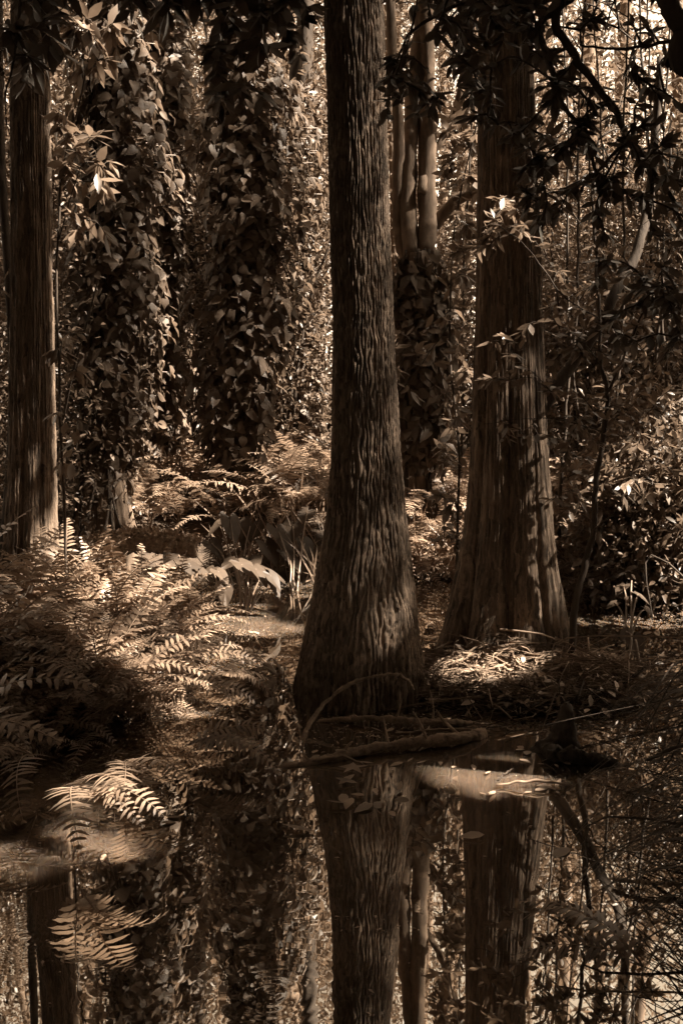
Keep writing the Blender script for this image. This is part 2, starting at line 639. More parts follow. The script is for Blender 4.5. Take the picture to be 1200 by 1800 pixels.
def axis_samples(lo, hi, step, far):
    a = np.arange(lo, hi, step)
    g = np.geomspace(step * 2, far, 26)
    return np.concatenate([(lo - g)[::-1], a, hi + g])


gx, gy = axis_samples(-5, 5, .09, 500), axis_samples(0, 16, .09, 500)
X, Y = np.meshgrid(gx, gy)
mb = MB()
mb.add(np.stack([X, Y, ground_h(X, Y)], -1).reshape(-1, 3), grid_faces(len(gy), len(gx), False))
tag(mb.build('ground', M_GROUND, smooth=True), kind='structure')
mb = MB()
mb.add([(-30, -20, 0), (30, -20, 0), (30, 30, 0), (-30, 30, 0)], np.array([[0, 1, 2, 3]]))
tag(mb.build('water', M_WATER), kind='structure')


def ground_at(x, y):
    return float(max(ground_h(x, y), 0.0))


# ------------------------------------------------------------------ trunks
def outline(rows, d):
    """rows of (y, x left, x right) seen at distance d -> heights, axis x, radii"""
    z, c, r = [], [], []
    for y, a, b in rows:
        A, B = P(a, y, d), P(b, y, d)
        z.append(A[2]), c.append((A[0] + B[0]) / 2), r.append((B[0] - A[0]) / 2)
    o = np.argsort(z)
    return np.array(z)[o], np.array(c)[o], np.array(r)[o]


def trunk_mesh(rows, d, nu, zs, kind, top=13.0, seed=1, N=26, depth=.012):
    z0, c0, r0 = outline(rows, d)
    z0 = np.concatenate([[-.5], z0, [top]])
    c0 = np.concatenate([[c0[0]], c0, [c0[-1] + (c0[-1] - c0[0]) * .5]])
    r0 = np.concatenate([[r0[0] * 1.15], r0, [r0[-1] * .55]])
    zc = np.concatenate([zs, np.linspace(zs[-1] + .15, top, 30)])
    c = np.interp(zc, z0, c0)
    r = np.interp(zc, z0, r0)
    k = np.ones(9) / 9
    r[4:-4] = np.convolve(r, k, 'valid')
    c[4:-4] = np.convolve(c, k, 'valid')
    ph = np.arange(nu) / nu * 2 * math.pi
    U, Z = np.meshgrid(ph / (2 * math.pi), zc)
    base = np.clip(r / r0[-2] - 1, 0, 3)[:, None]
    R = r[:, None] * np.ones_like(U)
    if kind == 'oak':
        u = U * N
        w = 1.1 * (vnoise(u * .5, Z * 4.5, N // 2, seed) - .5) + 1.0 * (vnoise(u, Z * 12, N, seed + 1) - .5)
        rid = np.abs(np.sin(math.pi * (u + w))) ** .5
        crk = vnoise(u * 2, Z * 24, 2 * N, seed + 2)
        h = rid * (.52 + .48 * sstep(.2, .5, crk)) + .3 * vnoise(u * 5, Z * 60, 5 * N, seed + 3)
        R = R + depth * (h - .7) * (1 + .35 * base)
        R = R * (1 + .05 * np.sin(3 * 2 * math.pi * U + 1.5 + .5 * Z) * (base + .2) + .04 * np.sin(7 * 2 * math.pi * U + Z) * base)
    else:
        u = U * N
        w = 1.2 * (vnoise(u * .5, Z * .9, N // 2, seed) - .5) + .5 * (vnoise(u, Z * 3, N, seed + 1) - .5)
        rid = np.abs(np.sin(math.pi * (u + w))) ** .8
        brk = sstep(.25, .6, vnoise(u * 1, Z * 7, N, seed + 4))
        h = rid * (.35 + .5 * brk) + .6 * vnoise(u * .5, Z * 2.2, N // 2, seed + 5) + .5 * vnoise(u * 2, Z * 9, 2 * N, seed + 2) + .45 * vnoise(u * 3, Z * 26, 3 * N, seed + 3)
        R = R + depth * 1.35 * (h - .9)
        th = 2 * math.pi * U + .12 * np.sin(Z * 2.2)
        fl = np.abs(np.sin(4.0 * th / 1.0 * .5 * 2 / 2 + .6)) * .6 + np.abs(np.sin(3.5 * 2 * th / 2 + 1.1)) * .4
        fl = .55 * np.abs(np.sin(4 * th + .9 + .5 * np.sin(th))) ** .55 + .45 * (np.cos(3 * th + 2.1) * .5 + .5)
        R = R * (1 + (fl - .72) * (.10 + .42 * np.clip(base, 0, 1.1)))
    v = np.stack([c[:, None] + R * np.cos(2 * math.pi * U), d + R * np.sin(2 * math.pi * U), Z], -1)
    mb = MB()
    mb.add(v.reshape(-1, 3), grid_faces(len(zc), nu))
    return mb, (zc, c, r)


def tree(name, label, rows, d, nu, zs, kind, mat, group=None, **kw):
    z0, c0, _ = outline(rows, d)
    zb = ground_at(c0[0], d)
    t = thing(name, label, 'tree', (c0[0], d, zb), group)
    mb, info = trunk_mesh(rows, d, nu, zs, kind, **kw)
    mb.build('trunk', mat, t, True)
    return t, info


ZF = lambda a, b, s: np.arange(a, b, s)
main_rows = [(-20, 570, 671), (200, 578, 677), (400, 582, 682), (600, 587, 690), (800, 583, 700), (900, 574, 708), (950, 567, 713),
             (1000, 556, 717), (1050, 547, 721), (1100, 537, 726), (1150, 527, 731), (1200, 517, 737), (1240, 508, 742)]
t_main, main_info = tree('broadleaf_tree', 'large straight trunk with furrowed plated bark standing in the dark water at centre', main_rows, 5.31,
                         480, ZF(-.4, 3.8, .0105), 'oak', M_BARK, N=54, depth=.018)
cyp_rows = [(-20, 846, 934), (200, 843, 938), (400, 840, 944), (600, 836, 950), (800, 832, 960), (900, 827, 968), (1000, 813, 977), (1050, 804, 984),
            (1100, 792, 992), (1150, 776, 1003), (1180, 768, 1012)]
t_cyp, cyp_info = tree('cypress_tree', 'big cypress with fluted swollen base rising from the twig heap', cyp_rows, 5.95,
                       360, ZF(-.4, 4.2, .018), 'cyp', M_CYP, N=64, depth=.008, seed=11)
left_rows = [(-20, 24, 84), (200, 23, 87), (500, 24, 92), (700, 22, 96), (850, 19, 100), (950, 14, 104), (1050, 6, 110), (1100, -4, 118)]
t_left, left_info = tree('cypress_tree', 'slender cypress with its one side sunlit behind the ferny bank at the picture edge', left_rows, 7.0,
                         260, ZF(-.2, 4.6, .022), 'cyp', M_CYP, N=48, depth=.008, seed=21)
vl_rows = [(-20, 165, 203), (300, 160, 208), (600, 154, 214), (800, 148, 220), (900, 138, 234), (945, 125, 248)]
t_vl, vl_info = tree('swamp_tree', 'tree wrapped in climbing vine, its bare flared foot beside the mossy log', vl_rows, 8.9,
                     180, ZF(.0, 5.2, .03), 'cyp', M_BARK_FAR, N=36, depth=.01, seed=31)
vc_rows = [(-20, 390, 434), (300, 387, 433), (600, 386, 436), (800, 383, 438), (890, 377, 446), (930, 370, 452)]
t_vc, vc_info = tree('swamp_tree', 'tree hung with the thickest sunlit vine, rising behind the elephant ear leaves', vc_rows, 9.8,
                     180, ZF(.2, 5.6, .03), 'cyp', M_BARK_FAR, N=36, depth=.01, seed=41)
bk_rows = [(430, 715, 760), (600, 710, 756), (800, 703, 752), (870, 699, 755), (920, 692, 762)]
t_bk, bk_info = tree('forked_tree', 'many stemmed tree with pale forked limbs between the two big trunks', bk_rows, 9.3,
                     140, ZF(.2, 2.45, .03), 'oak', M_BARK_FAR, top=2.62, N=18, depth=.01, seed=51)
for pts, w0, w1 in [([(722, 450), (718, 350), (722, 200), (735, 90), (750, -30), (770, -160)], 30, 18),
                    ([(748, 450), (752, 350), (750, 230), (748, 100), (744, -60), (735, -200)], 34, 24),
                    ([(735, 470), (705, 430), (697, 330), (702, 240), (690, 120), (684, -30), (680, -150)], 24, 14),
                    ([(740, 340), (752, 290), (775, 245), (800, 190), (812, 120)], 16, 8),
                    ([(705, 520), (730, 440), (770, 385), (812, 345), (850, 330)], 30, 15),
                    ([(690, 560), (702, 480), (712, 440)], 12, 14)]:
    m = MB()
    q = smooth_path([P(x, y, 9.3 + .1 * math.sin(i)) for i, (x, y) in enumerate(pts)], 28, .008)
    tube(m, q, np.linspace(w0, w1, 28) / 2 / 1900 * 9.3 / .99, 10, .25)
    m.build('limb', M_BARK_FAR, t_bk, True)


def plain_tree(label, px, w, d, mat=M_BARK_FAR, lean=0, group=None, name='swamp_tree', top=11, crown=None):
    z = ground_at(P(px, 800, d)[0], d)
    b = P(px, 800, d)
    b[2] = z - .1
    t = thing(name, label, 'tree', (b[0], b[1], z), group)
    r = w / 2 / 1900 * d
    n = 34
    zz = np.linspace(0, top, n)
    c = np.stack([b[0] + lean * zz + .07 * np.sin(zz * .55 + px) + .035 * np.sin(zz * 1.7 + px * 2), b[1] + .05 * np.sin(zz * .7), b[2] + zz], 1)
    rr = r * (1 - .035 * zz) * (1 + .9 * np.exp(-zz / .3))
    m = MB()
    tube(m, c, rr, 14, .12)
    m.build('trunk', mat, t, True)
    return t


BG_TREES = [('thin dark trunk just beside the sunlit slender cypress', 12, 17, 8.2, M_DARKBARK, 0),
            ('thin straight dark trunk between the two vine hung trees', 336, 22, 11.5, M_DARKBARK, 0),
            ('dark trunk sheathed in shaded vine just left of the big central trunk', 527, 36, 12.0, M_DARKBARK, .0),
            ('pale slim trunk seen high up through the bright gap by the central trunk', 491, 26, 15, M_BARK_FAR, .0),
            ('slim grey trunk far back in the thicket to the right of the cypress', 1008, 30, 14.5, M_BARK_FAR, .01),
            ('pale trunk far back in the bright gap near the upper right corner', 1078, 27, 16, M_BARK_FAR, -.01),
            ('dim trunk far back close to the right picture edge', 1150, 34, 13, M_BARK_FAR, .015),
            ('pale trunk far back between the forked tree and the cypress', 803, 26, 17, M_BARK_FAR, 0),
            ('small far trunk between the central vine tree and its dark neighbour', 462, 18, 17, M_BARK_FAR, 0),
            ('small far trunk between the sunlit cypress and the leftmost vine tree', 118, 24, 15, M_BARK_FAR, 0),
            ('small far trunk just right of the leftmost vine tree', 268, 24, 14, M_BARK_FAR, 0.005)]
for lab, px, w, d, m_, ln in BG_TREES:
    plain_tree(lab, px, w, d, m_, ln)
for k in range(11):
    px = [60, 230, 300, 380, 440, 560, 700, 770, 830, 960, 1040, 1110, 1190, 150, 650, 900][k]
    plain_tree('slim far trunk half hidden in the leafy background', px + rng.uniform(-12, 12), rng.uniform(14, 24), rng.uniform(19, 30), M_BARK_FAR,
               rng.uniform(-.02, .02), group='far trunks in the background wood', top=14)
# leaning trunk
t = thing('leaning_tree', 'thin dark trunk leaning away to the right from behind the cypress', 'tree', (P(930, 800, 8)[0], 8, ground_at(P(930, 800, 8)[0], 8)))
m = MB()
q = smooth_path([(*P(905, 860, 8)[:2], .0), P(935, 770, 8), P(960, 705, 8), P(1030, 605, 8), P(1090, 500, 8), P(1130, 400, 8.1), P(1150, 250, 8.2), P(1160, 100, 8.2)], 40, .006)
tube(m, q, np.linspace(.06, .025, 40), 10, .2)
m.build('trunk', M_DARKBARK, t, True)
# short snag
b = P(765, 935, 9.0)
t = thing('tree_stump', 'short leaning dead stump among the ferns between the two big trunks', 'stump', (b[0], 9.0, b[2]))
m = MB()
tube(m, smooth_path([(b[0] + .05, 9, b[2] - .2), P(768, 930, 9), P(758, 895, 9), P(752, 870, 9)], 14), np.linspace(.085, .05, 14), 12, .3)
m.build('trunk', M_DARKBARK, t, True)

# ------------------------------------------------------------------ climbing vines


def leaf_meshes(name, protos, mat):
    out = []
    for p in protos:
        m = MB()
        m.add(*p)
        out.append(m.mesh(name, mat, True))
    return out


LM_VINE = leaf_meshes('leaf', VINE_L, M_VINE)
LM_BAY = leaf_meshes('leaf', [L_LANCE, L_LANCE2], M_BAY)
LM_SAP = leaf_meshes('leaf', [L_LANCE, L_LANCE2], M_SAP)


def scatter_leaves(t, protos, meshes, mat, pos, axis, nrm, size, max_parts, order=None, stuff='foliage'):
    n = len(pos)
    idx = np.arange(n) if order is None else np.argsort(order)
    o = np.array(t.location)
    for i in idx[:max_parts]:
        link('leaf', meshes[int(i) % len(meshes)], t, leaf_mtx(pos[i], axis[i], nrm[i], size[i], o))
    rest = idx[max_parts:]
    if len(rest):
        m = MB()
        for k, pr in enumerate(protos):
            s = rest[rest % len(protos) == k]
            scatter(m, pr, pos[s], axis[s], nrm[s], size[s])
        tag(m.build(stuff, mat, t, True), kind='stuff')


def vine(label, info, d, envelope, n, size, seed, parts=300):
    """envelope rows: (y px, x left, x right) of the leafy outline"""
    r_ = np.random.default_rng(seed)
    zc, c, r = info
    z0, cx, rad = outline(envelope, d)
    t = thing('climbing_vine', label, 'vine', (float(np.interp(z0[0], zc, c)), d - .1, float(z0[0])))
    dens = rad / rad.max()
    u = r_.random(n * 3)
    z = z0[0] + (z0[-1] - z0[0]) * u
    keep = r_.random(n * 3) < np.interp(z, z0, dens)
    z = z[keep][:n]
    n = len(z)
    ph = r_.uniform(0, 2 * math.pi, n)
    front = r_.random(n) < .45
    ph[front] = r_.uniform(math.pi, 2 * math.pi, front.sum())
    tr = np.interp(z, zc, r)
    ex = np.interp(z, z0, rad)
    ex = tr + (ex - tr) * (.42 + 1.15 * vnoise(ph * 6 / 6.2832, z * 2.2 + 7, 6, seed + 100))
    rr = tr + (ex - tr) * (r_.random(n) ** .7) * 1.0
    ctr = np.interp(z, zc, c) * .4 + np.interp(z, z0, cx) * .6
    # clumps
    cl = .5 + .5 * np.sin(z * 7 + 3 * np.sin(ph * 2) + seed)
    rr = rr * (.82 + .18 * cl)
    pos = np.stack([ctr + rr * np.cos(ph), d + rr * np.sin(ph) * .75, z], 1)
    outw = np.stack([np.cos(ph), np.sin(ph), 0 * ph], 1)
    tang = np.stack([-np.sin(ph), np.cos(ph), 0 * ph], 1)
    ax = outw * r_.uniform(.1, .9, n)[:, None] + tang * r_.normal(0, .8, n)[:, None] + np.array([0, 0, -1]) * r_.uniform(.35, 1.1, n)[:, None]
    nr = outw * .8 + np.array([0, 0, 1]) * r_.uniform(.2, 1.0, n)[:, None] + r_.normal(0, .3, (n, 3))
    sz = size * np.clip(r_.lognormal(0, .3, n), .4, 1.7)
    vis = (pos[:, 1] - d) * 3 - sz * 2 + np.where((z > 5.6), 5, 0) + r_.random(n) * .4
    # stems climbing the trunk, with petioles to a share of the leaves
    m = MB()
    for k in range(7):
        a = r_.uniform(math.pi, 2 * math.pi)
        zz = np.linspace(z0[0] - .3, z0[-1], 50)
        aa = a + .5 * np.sin(zz * 1.3 + k) + .25 * np.sin(zz * 3.1 + 2 * k)
        R = np.interp(zz, zc, r) * 1.05 + .012
        tube(m, np.stack([np.interp(zz, zc, c) + R * np.cos(aa), d + R * np.sin(aa), zz], 1), .011, 5)
    m.build('stem', M_DARKBARK, t, True)
    m = MB()
    for i in range(0, n, 3):
        a = np.array([np.interp(z[i], zc, c) + tr[i] * math.cos(ph[i]), d + tr[i] * math.sin(ph[i]), z[i] - .08])
        q = smooth_path([a, (a + pos[i]) / 2 + np.array([0, 0, .04]), pos[i]], 5)
        tube(m, q, .003, 3)
    tag(m.build('leaf_stalks', M_STALK, t), kind='stuff')
    scatter_leaves(t, VINE_L, LM_VINE, M_VINE, pos, ax, nr, sz, parts, vis)
    return t


vine('broad leaved vine hanging dark around the tree by the mossy log', vl_info, 8.9,
     [(-150, 130, 260), (100, 120, 300), (300, 130, 330), (500, 125, 330), (700, 130, 300), (800, 130, 265), (880, 150, 225)], 3400, .096, 1)
vine('broad leaved vine bulging out in sunlight around the tree behind the elephant ears', vc_info, 9.8,
     [(-150, 370, 480), (120, 355, 520), (250, 345, 565), (400, 350, 580), (550, 350, 545), (700, 350, 510), (820, 365, 470), (880, 385, 440)], 4000, .102, 2)
vine('broad leaved vine draping the foot of the forked tree between the big trunks', bk_info, 9.3,
     [(440, 705, 790), (520, 690, 815), (640, 690, 815), (760, 690, 800), (830, 705, 775)], 1100, .105, 3)
i527 = (np.linspace(0, 11, 20), np.full(20, P(527, 800, 12)[0]), np.full(20, .1))
vine('shaded vine covering the dark trunk just left of the central tree', i527, 12.0,
     [(150, 480, 585), (400, 485, 580), (600, 490, 575), (760, 495, 580), (820, 505, 560)], 1300, .11, 4)
i336 = (np.linspace(0, 11, 20), np.full(20, P(290, 800, 10.4)[0]), np.full(20, .05))
vine('curtain of dim vine leaves hanging between the two vine wrapped trees', i336, 10.4,
     [(0, 240, 345), (200, 232, 362), (450, 235, 360), (650, 240, 350), (790, 255, 330)], 2200, .1, 5)

# ------------------------------------------------------------------ leafy branches


def branches(t, limbs, targets, protos, meshes, mat, leafsize, per, wood, parts=300, nmin=.2, twig_r=.004, droop=.05, thin=True):
    """limbs: list of (points, r0, r1). targets: (n,3) twig ends; each gets a twig from the nearest limb point and leaves."""
    allp = []
    for pts, r0, r1 in limbs:
        q = smooth_path(pts, max(16, 6 * len(pts)), .004)
        m = MB()
        tube(m, q, np.linspace(r0, r1, len(q)) * (.8 if r0 > .05 else .68), 9, .2)
        m.build('limb', wood, t, True)
        allp.append(q)
    nodes = np.vstack(allp)
    m = MB()
    pos, ax, nr, sz = [], [], [], []
    order = np.argsort([np.min(np.linalg.norm(nodes - q, axis=1)) for q in targets])
    for k in order:
        e = targets[k]
        dd = np.linalg.norm(nodes - e, axis=1)
        a = nodes[np.argmin(dd + rng.random(len(dd)) * .12)]
        L = np.linalg.norm(e - a)
        mid = (a + e) / 2 + np.array([0, 0, L * .12]) + rng.normal(0, .06 * L, 3)
        nq = max(5, int(L / .06))
        q = smooth_path([a, mid, e], nq)
        tube(m, q, np.linspace(max(twig_r * 1.0, twig_r * (1 + L * 2)), twig_r * .6, nq), 4)
        nodes = np.vstack([nodes, q[2:]])
        d = e - q[-3]
        d /= np.linalg.norm(d) + 1e-9
        npr = rng.integers(max(2, per - 4), per + 4)
        s = 1 - np.sort(rng.random(npr)) ** 1.6 * min(1, .32 / max(L, .05))
        for j in range(npr):
            f = s[j] * (nq - 1)
            i0 = int(min(f, nq - 2))
            p = q[i0] + (q[i0 + 1] - q[i0]) * (f - i0)
            sd = unit(1)[0]
            sd[2] *= .5
            v = d * rng.uniform(.2, .8) + sd * .9 + np.array([0, 0, -droop * rng.random() * 8])
            pos.append(p)
            ax.append(v)
            nr.append(np.array([0, 0, 1.0]) + rng.normal(0, .45, 3))
            sz.append(leafsize * rng.uniform(.6, 1.2))
    tag(m.build('twigs', wood, t, True), kind='stuff')
    pos, ax, nr, sz = map(np.array, (pos, ax, nr, sz))
    kp = open_to_sun(pos + .5 * sz[:, None] * ax / np.linalg.norm(ax, axis=1)[:, None], -.02) | (not thin)
    pos, ax, nr, sz = pos[kp], ax[kp], nr[kp], sz[kp]
    c = np.array([cam.location])
    px = pos[:, 0] / pos[:, 1] * 1900 + 600
    inview = (px > 0) & (px < 1200) & (pos[:, 2] < CAMZ + .36 * pos[:, 1])
    scatter_leaves(t, protos, meshes, mat, pos, ax, nr, sz, parts, -sz + np.where(inview, 0, 9))


def region(n, poly, d0, d1):
    """n points inside a px rectangle list [(x0,y0,x1,y1,weight)]"""
    w = np.array([p[4] for p in poly], float)
    ch = rng.choice(len(poly), n, p=w / w.sum())
    out = []
    for k in ch:
        x0, y0, x1, y1, _ = poly[k]
        out.append(P(rng.uniform(x0, x1), rng.uniform(y0, y1), rng.uniform(d0, d1)))
    return np.array(out)


# overhanging bay tree, rooted on the right bank outside the picture
t_ov = thing('bay_tree', 'overhanging tree with dark crooked limbs and leathery leaves across the upper right', 'tree', (2.3, 3.9, ground_at(2.3, 3.9)))
D = 4.2
limbs = [([(2.3, 3.9, .3), (2.25, 3.9, 1.6), (2.1, 3.95, 2.8), (1.9, 4.0, 3.8), (1.6, 4.1, 5.2)], .10, .07),
         ([(2.08, 3.95, 2.9), P(1235, 120, 3.9), P(1200, 50, 3.9), P(1165, -10, 3.9), P(1120, -80, 4.0), (.9, 4.1, 4.0)], .055, .03),
         ([P(1120, -80, 4.0), P(1040, -40, 4.1), P(975, 30, 4.2), P(1000, 85, 4.2), P(1032, 132, 4.2), P(1080, 195, 4.25), P(1102, 240, 4.3), P(1139, 292, 4.3), P(1141, 385, 4.3)], .03, .013),
         ([P(985, 20, 4.2), P(950, 40, 4.2), P(968, 125, 4.15), P(993, 190, 4.1), P(1035, 245, 4.1), P(1050, 330, 4.1)], .022, .008),
         ([P(1210, 62, 4.0), P(1150, 78, 4.1), P(1078, 86, 4.2), P(1020, 80, 4.3)], .011, .006),
         ([P(975, 25, 4.2), P(890, -5, 4.3), P(800, 10, 4.3), P(720, 60, 4.3), P(690, 130, 4.3)], .02, .005),
         ([P(1102, 240, 4.3), P(1060, 290, 4.4), P(1000, 330, 4.5), P(930, 350, 4.6)], .012, .005),
         ([P(1139, 292, 4.3), P(1180, 350, 4.3), P(1210, 450, 4.3), P(1190, 560, 4.3)], .014, .006)]
tg = region(240, [(680, 60, 840, 210, 2.2), (760, -30, 960, 120, 2), (940, -20, 1200, 150, 3), (840, 130, 1000, 240, 1.2), (1000, 150, 1200, 330, 3.4), (900, 240, 1080, 400, 2.4),
                  (1040, 330, 1210, 620, 3), (640, -60, 1200, 0, 2)], 3.9, 4.7)
branches(t_ov, limbs, tg, [L_LANCE, L_LANCE2], LM_BAY, M_BAY, .072, 15, M_DARKBARK, 300)

# second overhanging branch, upper left
t_ol = thing('bay_tree', 'shaded overhanging tree dropping dark leafy twigs into the upper left corner', 'tree', (-2.2, 4.4, ground_at(-2.2, 4.4)))
limbs = [([(-2.2, 4.4, .2), (-2.2, 4.4, 2.0), (-2.0, 4.5, 3.6), (-1.8, 4.6, 5)], .06, .05),
         ([(-2.0, 4.5, 3.4), P(40, -60, 4.6), P(200, -70, 4.8), P(350, -60, 5.0), P(480, -20, 5.2)], .03, .012),
         ([P(40, -60, 4.6), P(30, 60, 4.6), P(10, 180, 4.6)], .012, .005)]
tg = region(95, [(340, -60, 570, 100, 3), (380, 60, 470, 170, .6), (-20, -60, 120, 150, 2), (60, -60, 340, 30, 1.6)], 4.6, 5.2)
branches(t_ol, limbs, tg, [L_LANCE, L_LANCE2], LM_BAY, M_BAY, .12, 11, M_DARKBARK, 300)

# saplings
b = P(1003, 1165, 5.6)
t_s1 = thing('bay_sapling', 'crooked dark sapling with sparse small leaves growing just right of the cypress', 'sapling', (b[0], 5.6, 0))
limbs = [([P(1003, 1185, 5.6), P(1008, 1080, 5.6), P(1025, 1000, 5.6), P(1043, 930, 5.6), P(1045, 860, 5.6), P(1060, 760, 5.6), P(1068, 690, 5.6), P(1055, 640, 5.6), P(1052, 560, 5.6), P(1045, 440, 5.6), P(1040, 330, 5.6)], .03, .009),
         ([P(1068, 690, 5.6), P(1090, 640, 5.5), P(1110, 590, 5.5), P(1150, 500, 5.4), P(1180, 430, 5.4)], .010, .004),
         ([P(1040, 935, 5.6), P(1062, 915, 5.5), P(1085, 890, 5.5), P(1120, 800, 5.5)], .009, .004),
         ([P(1055, 640, 5.6), P(1020, 600, 5.5), P(985, 620, 5.4)], .006, .003),
         ([P(1052, 560, 5.6), P(990, 520, 5.4), P(930, 440, 5.2), P(880, 400, 5.2)], .006, .003),
         ([P(1060, 760, 5.6), P(1000, 740, 5.45), P(930, 735, 5.3), P(850, 745, 5.3)], .005, .002)]
tg = region(120, [(835, 345, 940, 440, 1.6), (850, 550, 950, 800, 1.7), (960, 430, 1180, 620, 2.6), (960, 620, 1100, 800, 1.8), (1070, 560, 1190, 880, 1.8), (960, 780, 1040, 900, .5)], 5.2, 5.7)
branches(t_s1, limbs, tg, [L_LANCE, L_LANCE2], LM_SAP, M_SAP, .078, 10, M_DARKBARK, 300, twig_r=.002, thin=False)

b = P(118, 1000, 6.3)
t_s2 = thing('understory_sapling', 'leafy sapling with drooping pale leaves beside the sunlit slender cypress', 'sapling', (b[0], 6.3, ground_at(b[0], 6.3)))
limbs = [([(b[0], 6.3, .0), P(112, 850, 6.3), P(104, 650, 6.3), P(102, 450, 6.3), P(112, 300, 6.3), P(140, 180, 6.3), P(170, 40, 6.3)], .014, .006),
         ([P(104, 420, 6.3), P(140, 300, 6.2), P(175, 290, 6.2), P(192, 340, 6.2)], .006, .003)]
tg = region(60, [(95, 190, 200, 430, 2.4), (120, 10, 215, 130, 1.6), (95, 560, 150, 820, 1.2)], 6.0, 6.5)
branches(t_s2, limbs, tg, [L_LANCE, L_LANCE2], LM_SAP, M_SAP, .12, 8, M_DARKBARK, 300, twig_r=.0025, droop=.14, thin=False)

for k, (px, dd, ln) in enumerate([(985, 8.6, 30), (1022, 9.4, -25), (1075, 8.8, 20), (1098, 10.2, -40), (1130, 9.0, 35), (1165, 9.6, -20), (1185, 8.2, -45), (808, 10.4, 18), (712, 10.8, -14), (640, 11.5, 10)]):
    b = P(px, 900, dd)
    t = thing('bare_sapling', 'thin bare dark stem standing in the speckled thicket of the back bank', 'sapling', (b[0], dd, ground_at(b[0], dd)), 'thin bare stems in the thicket')
    q = smooth_path([(b[0], dd, ground_at(b[0], dd) - .1), P(px + ln * .2, 760, dd), P(px + ln * .7 + 8 * (-1) ** k, 520, dd), P(px + ln, 260, dd), P(px + ln * 1.5, -60, dd)], 44, .007)
    m = MB()
    tube(m, q, np.linspace(.017, .007, 44), 7, .2)
    m.build('stem', M_DARKBARK, t, True)
    for j in range(7):
        i0 = int(rng.integers(8, 42))
        e = q[i0] + np.array([rng.normal(0, .28), rng.normal(0, .2), rng.uniform(.08, .4)])
        m = MB()
        tube(m, smooth_path([q[i0], (q[i0] + e) / 2 + rng.normal(0, .03, 3), e], 8), np.linspace(.006, .002, 8), 4)
        m.build('twig', M_DARKBARK, t, True)

# bright waxy sprig in front of the cypress, upper part
b = P(800, 1000, 7.6)
t_s3 = thing('understory_sapling', 'sapling with pale sunlit leaf rosettes behind the gap between the two big trunks', 'sapling', (b[0], 7.6, ground_at(b[0], 7.6)))
limbs = [([(b[0], 7.6, -.1), P(805, 800, 7.6), P(790, 600, 7.6), P(800, 400, 7.6), P(830, 250, 7.2), P(850, 180, 7.0)], .016, .005),
         ([P(795, 560, 7.6), P(740, 640, 7.5), P(700, 690, 7.4)], .006, .003),
         ([P(805, 780, 7.6), P(780, 700, 7.5), P(745, 660, 7.5)], .006, .003)]
tg = region(90, [(780, 190, 835, 420, 2.4), (780, 420, 830, 760, 2.4), (690, 560, 760, 720, .8), (770, 760, 830, 960, 1.2)], 7.2, 7.9)
branches(t_s3, limbs, tg, [L_LANCE, L_LANCE2], LM_SAP, M_SAP, .11, 10, M_DARKBARK, 300, twig_r=.0025)
# ------------------------------------------------------------------ ferns


def frond(n_pair, e0, e1, plen, pw, twist=0.0, seed=0):
    r_ = np.random.default_rng(seed)
    ns = 22
    s = np.linspace(0, 1, ns)
    e = e0 + (e1 - e0) * s ** 1.1
    side = twist * s ** 2
    dl = 1 / (ns - 1)
    dv = np.stack([np.sin(side) * np.cos(e), np.cos(side) * np.cos(e), np.sin(e)], 1)
    pts = np.vstack([[0, 0, 0], np.cumsum(dv[:-1] * dl, 0)])
    m = MB()
    tube(m, pts, np.linspace(.008, .002, ns), 4)
    V, T3, T4 = [], [], []
    for sp in np.linspace(.14, .985, n_pair):
        i = sp * (ns - 1)
        i0 = min(int(i), ns - 2)
        p = pts[i0] + (pts[i0 + 1] - pts[i0]) * (i - i0)
        t = dv[i0]
        sd = np.cross(t, [0, 0, 1.0])
        sd /= np.linalg.norm(sd)
        up = np.cross(sd, t)
        L = plen * min(1, (sp - .06) / .22) ** .6 * (1 - sp ** 2.6) ** .8 + .012
        for q in (-1, 1):
            if r_.random() < .05:
                continue
            L = L * r_.uniform(.8, 1.1)
            d = sd * q * .93 + t * (.32 + .14 * r_.normal()) + up * (.10 + .16 * r_.normal())
            d /= np.linalg.norm(d)
            w = t * pw * (1 - .4 * sp) * .5
            dr = np.array([0, 0, -.22 * L])
            k = len(V)
            a = p + d * L * .3
            b_ = p + d * L * .68 + dr * .4
            V += [p - w * .5, p + w * .5, a - w, a + w, b_ - w * .8, b_ + w * .8, p + d * L + dr]
            T4 += [(k, k + 1, k + 3, k + 2), (k + 2, k + 3, k + 5, k + 4)]
            T3 += [(k + 4, k + 5, k + 6)]
    m.add(np.array(V), [np.array(T4), np.array(T3)])
    return m.mesh('frond', M_FERN)


FRONDS = [frond(22, 1.25, -.35, .15, .034, .25, 1), frond(24, 1.1, -.6, .16, .032, -.3, 2), frond(20, 1.35, .1, .14, .036, .15, 3),
          frond(22, .8, -.7, .15, .034, .35, 4), frond(26, 1.0, -.2, .13, .028, -.2, 5)]
FR_UP = [frond(24, 1.5, .35, .14, .03, .2, 8), frond(26, 1.45, .1, .13, .028, -.25, 9), frond(22, 1.5, .6, .15, .032, .1, 10)]
FR_BIG = [frond(17, .55, -.75, .2, .04, .15, 6), frond(18, .7, -.9, .2, .04, -.2, 7)]


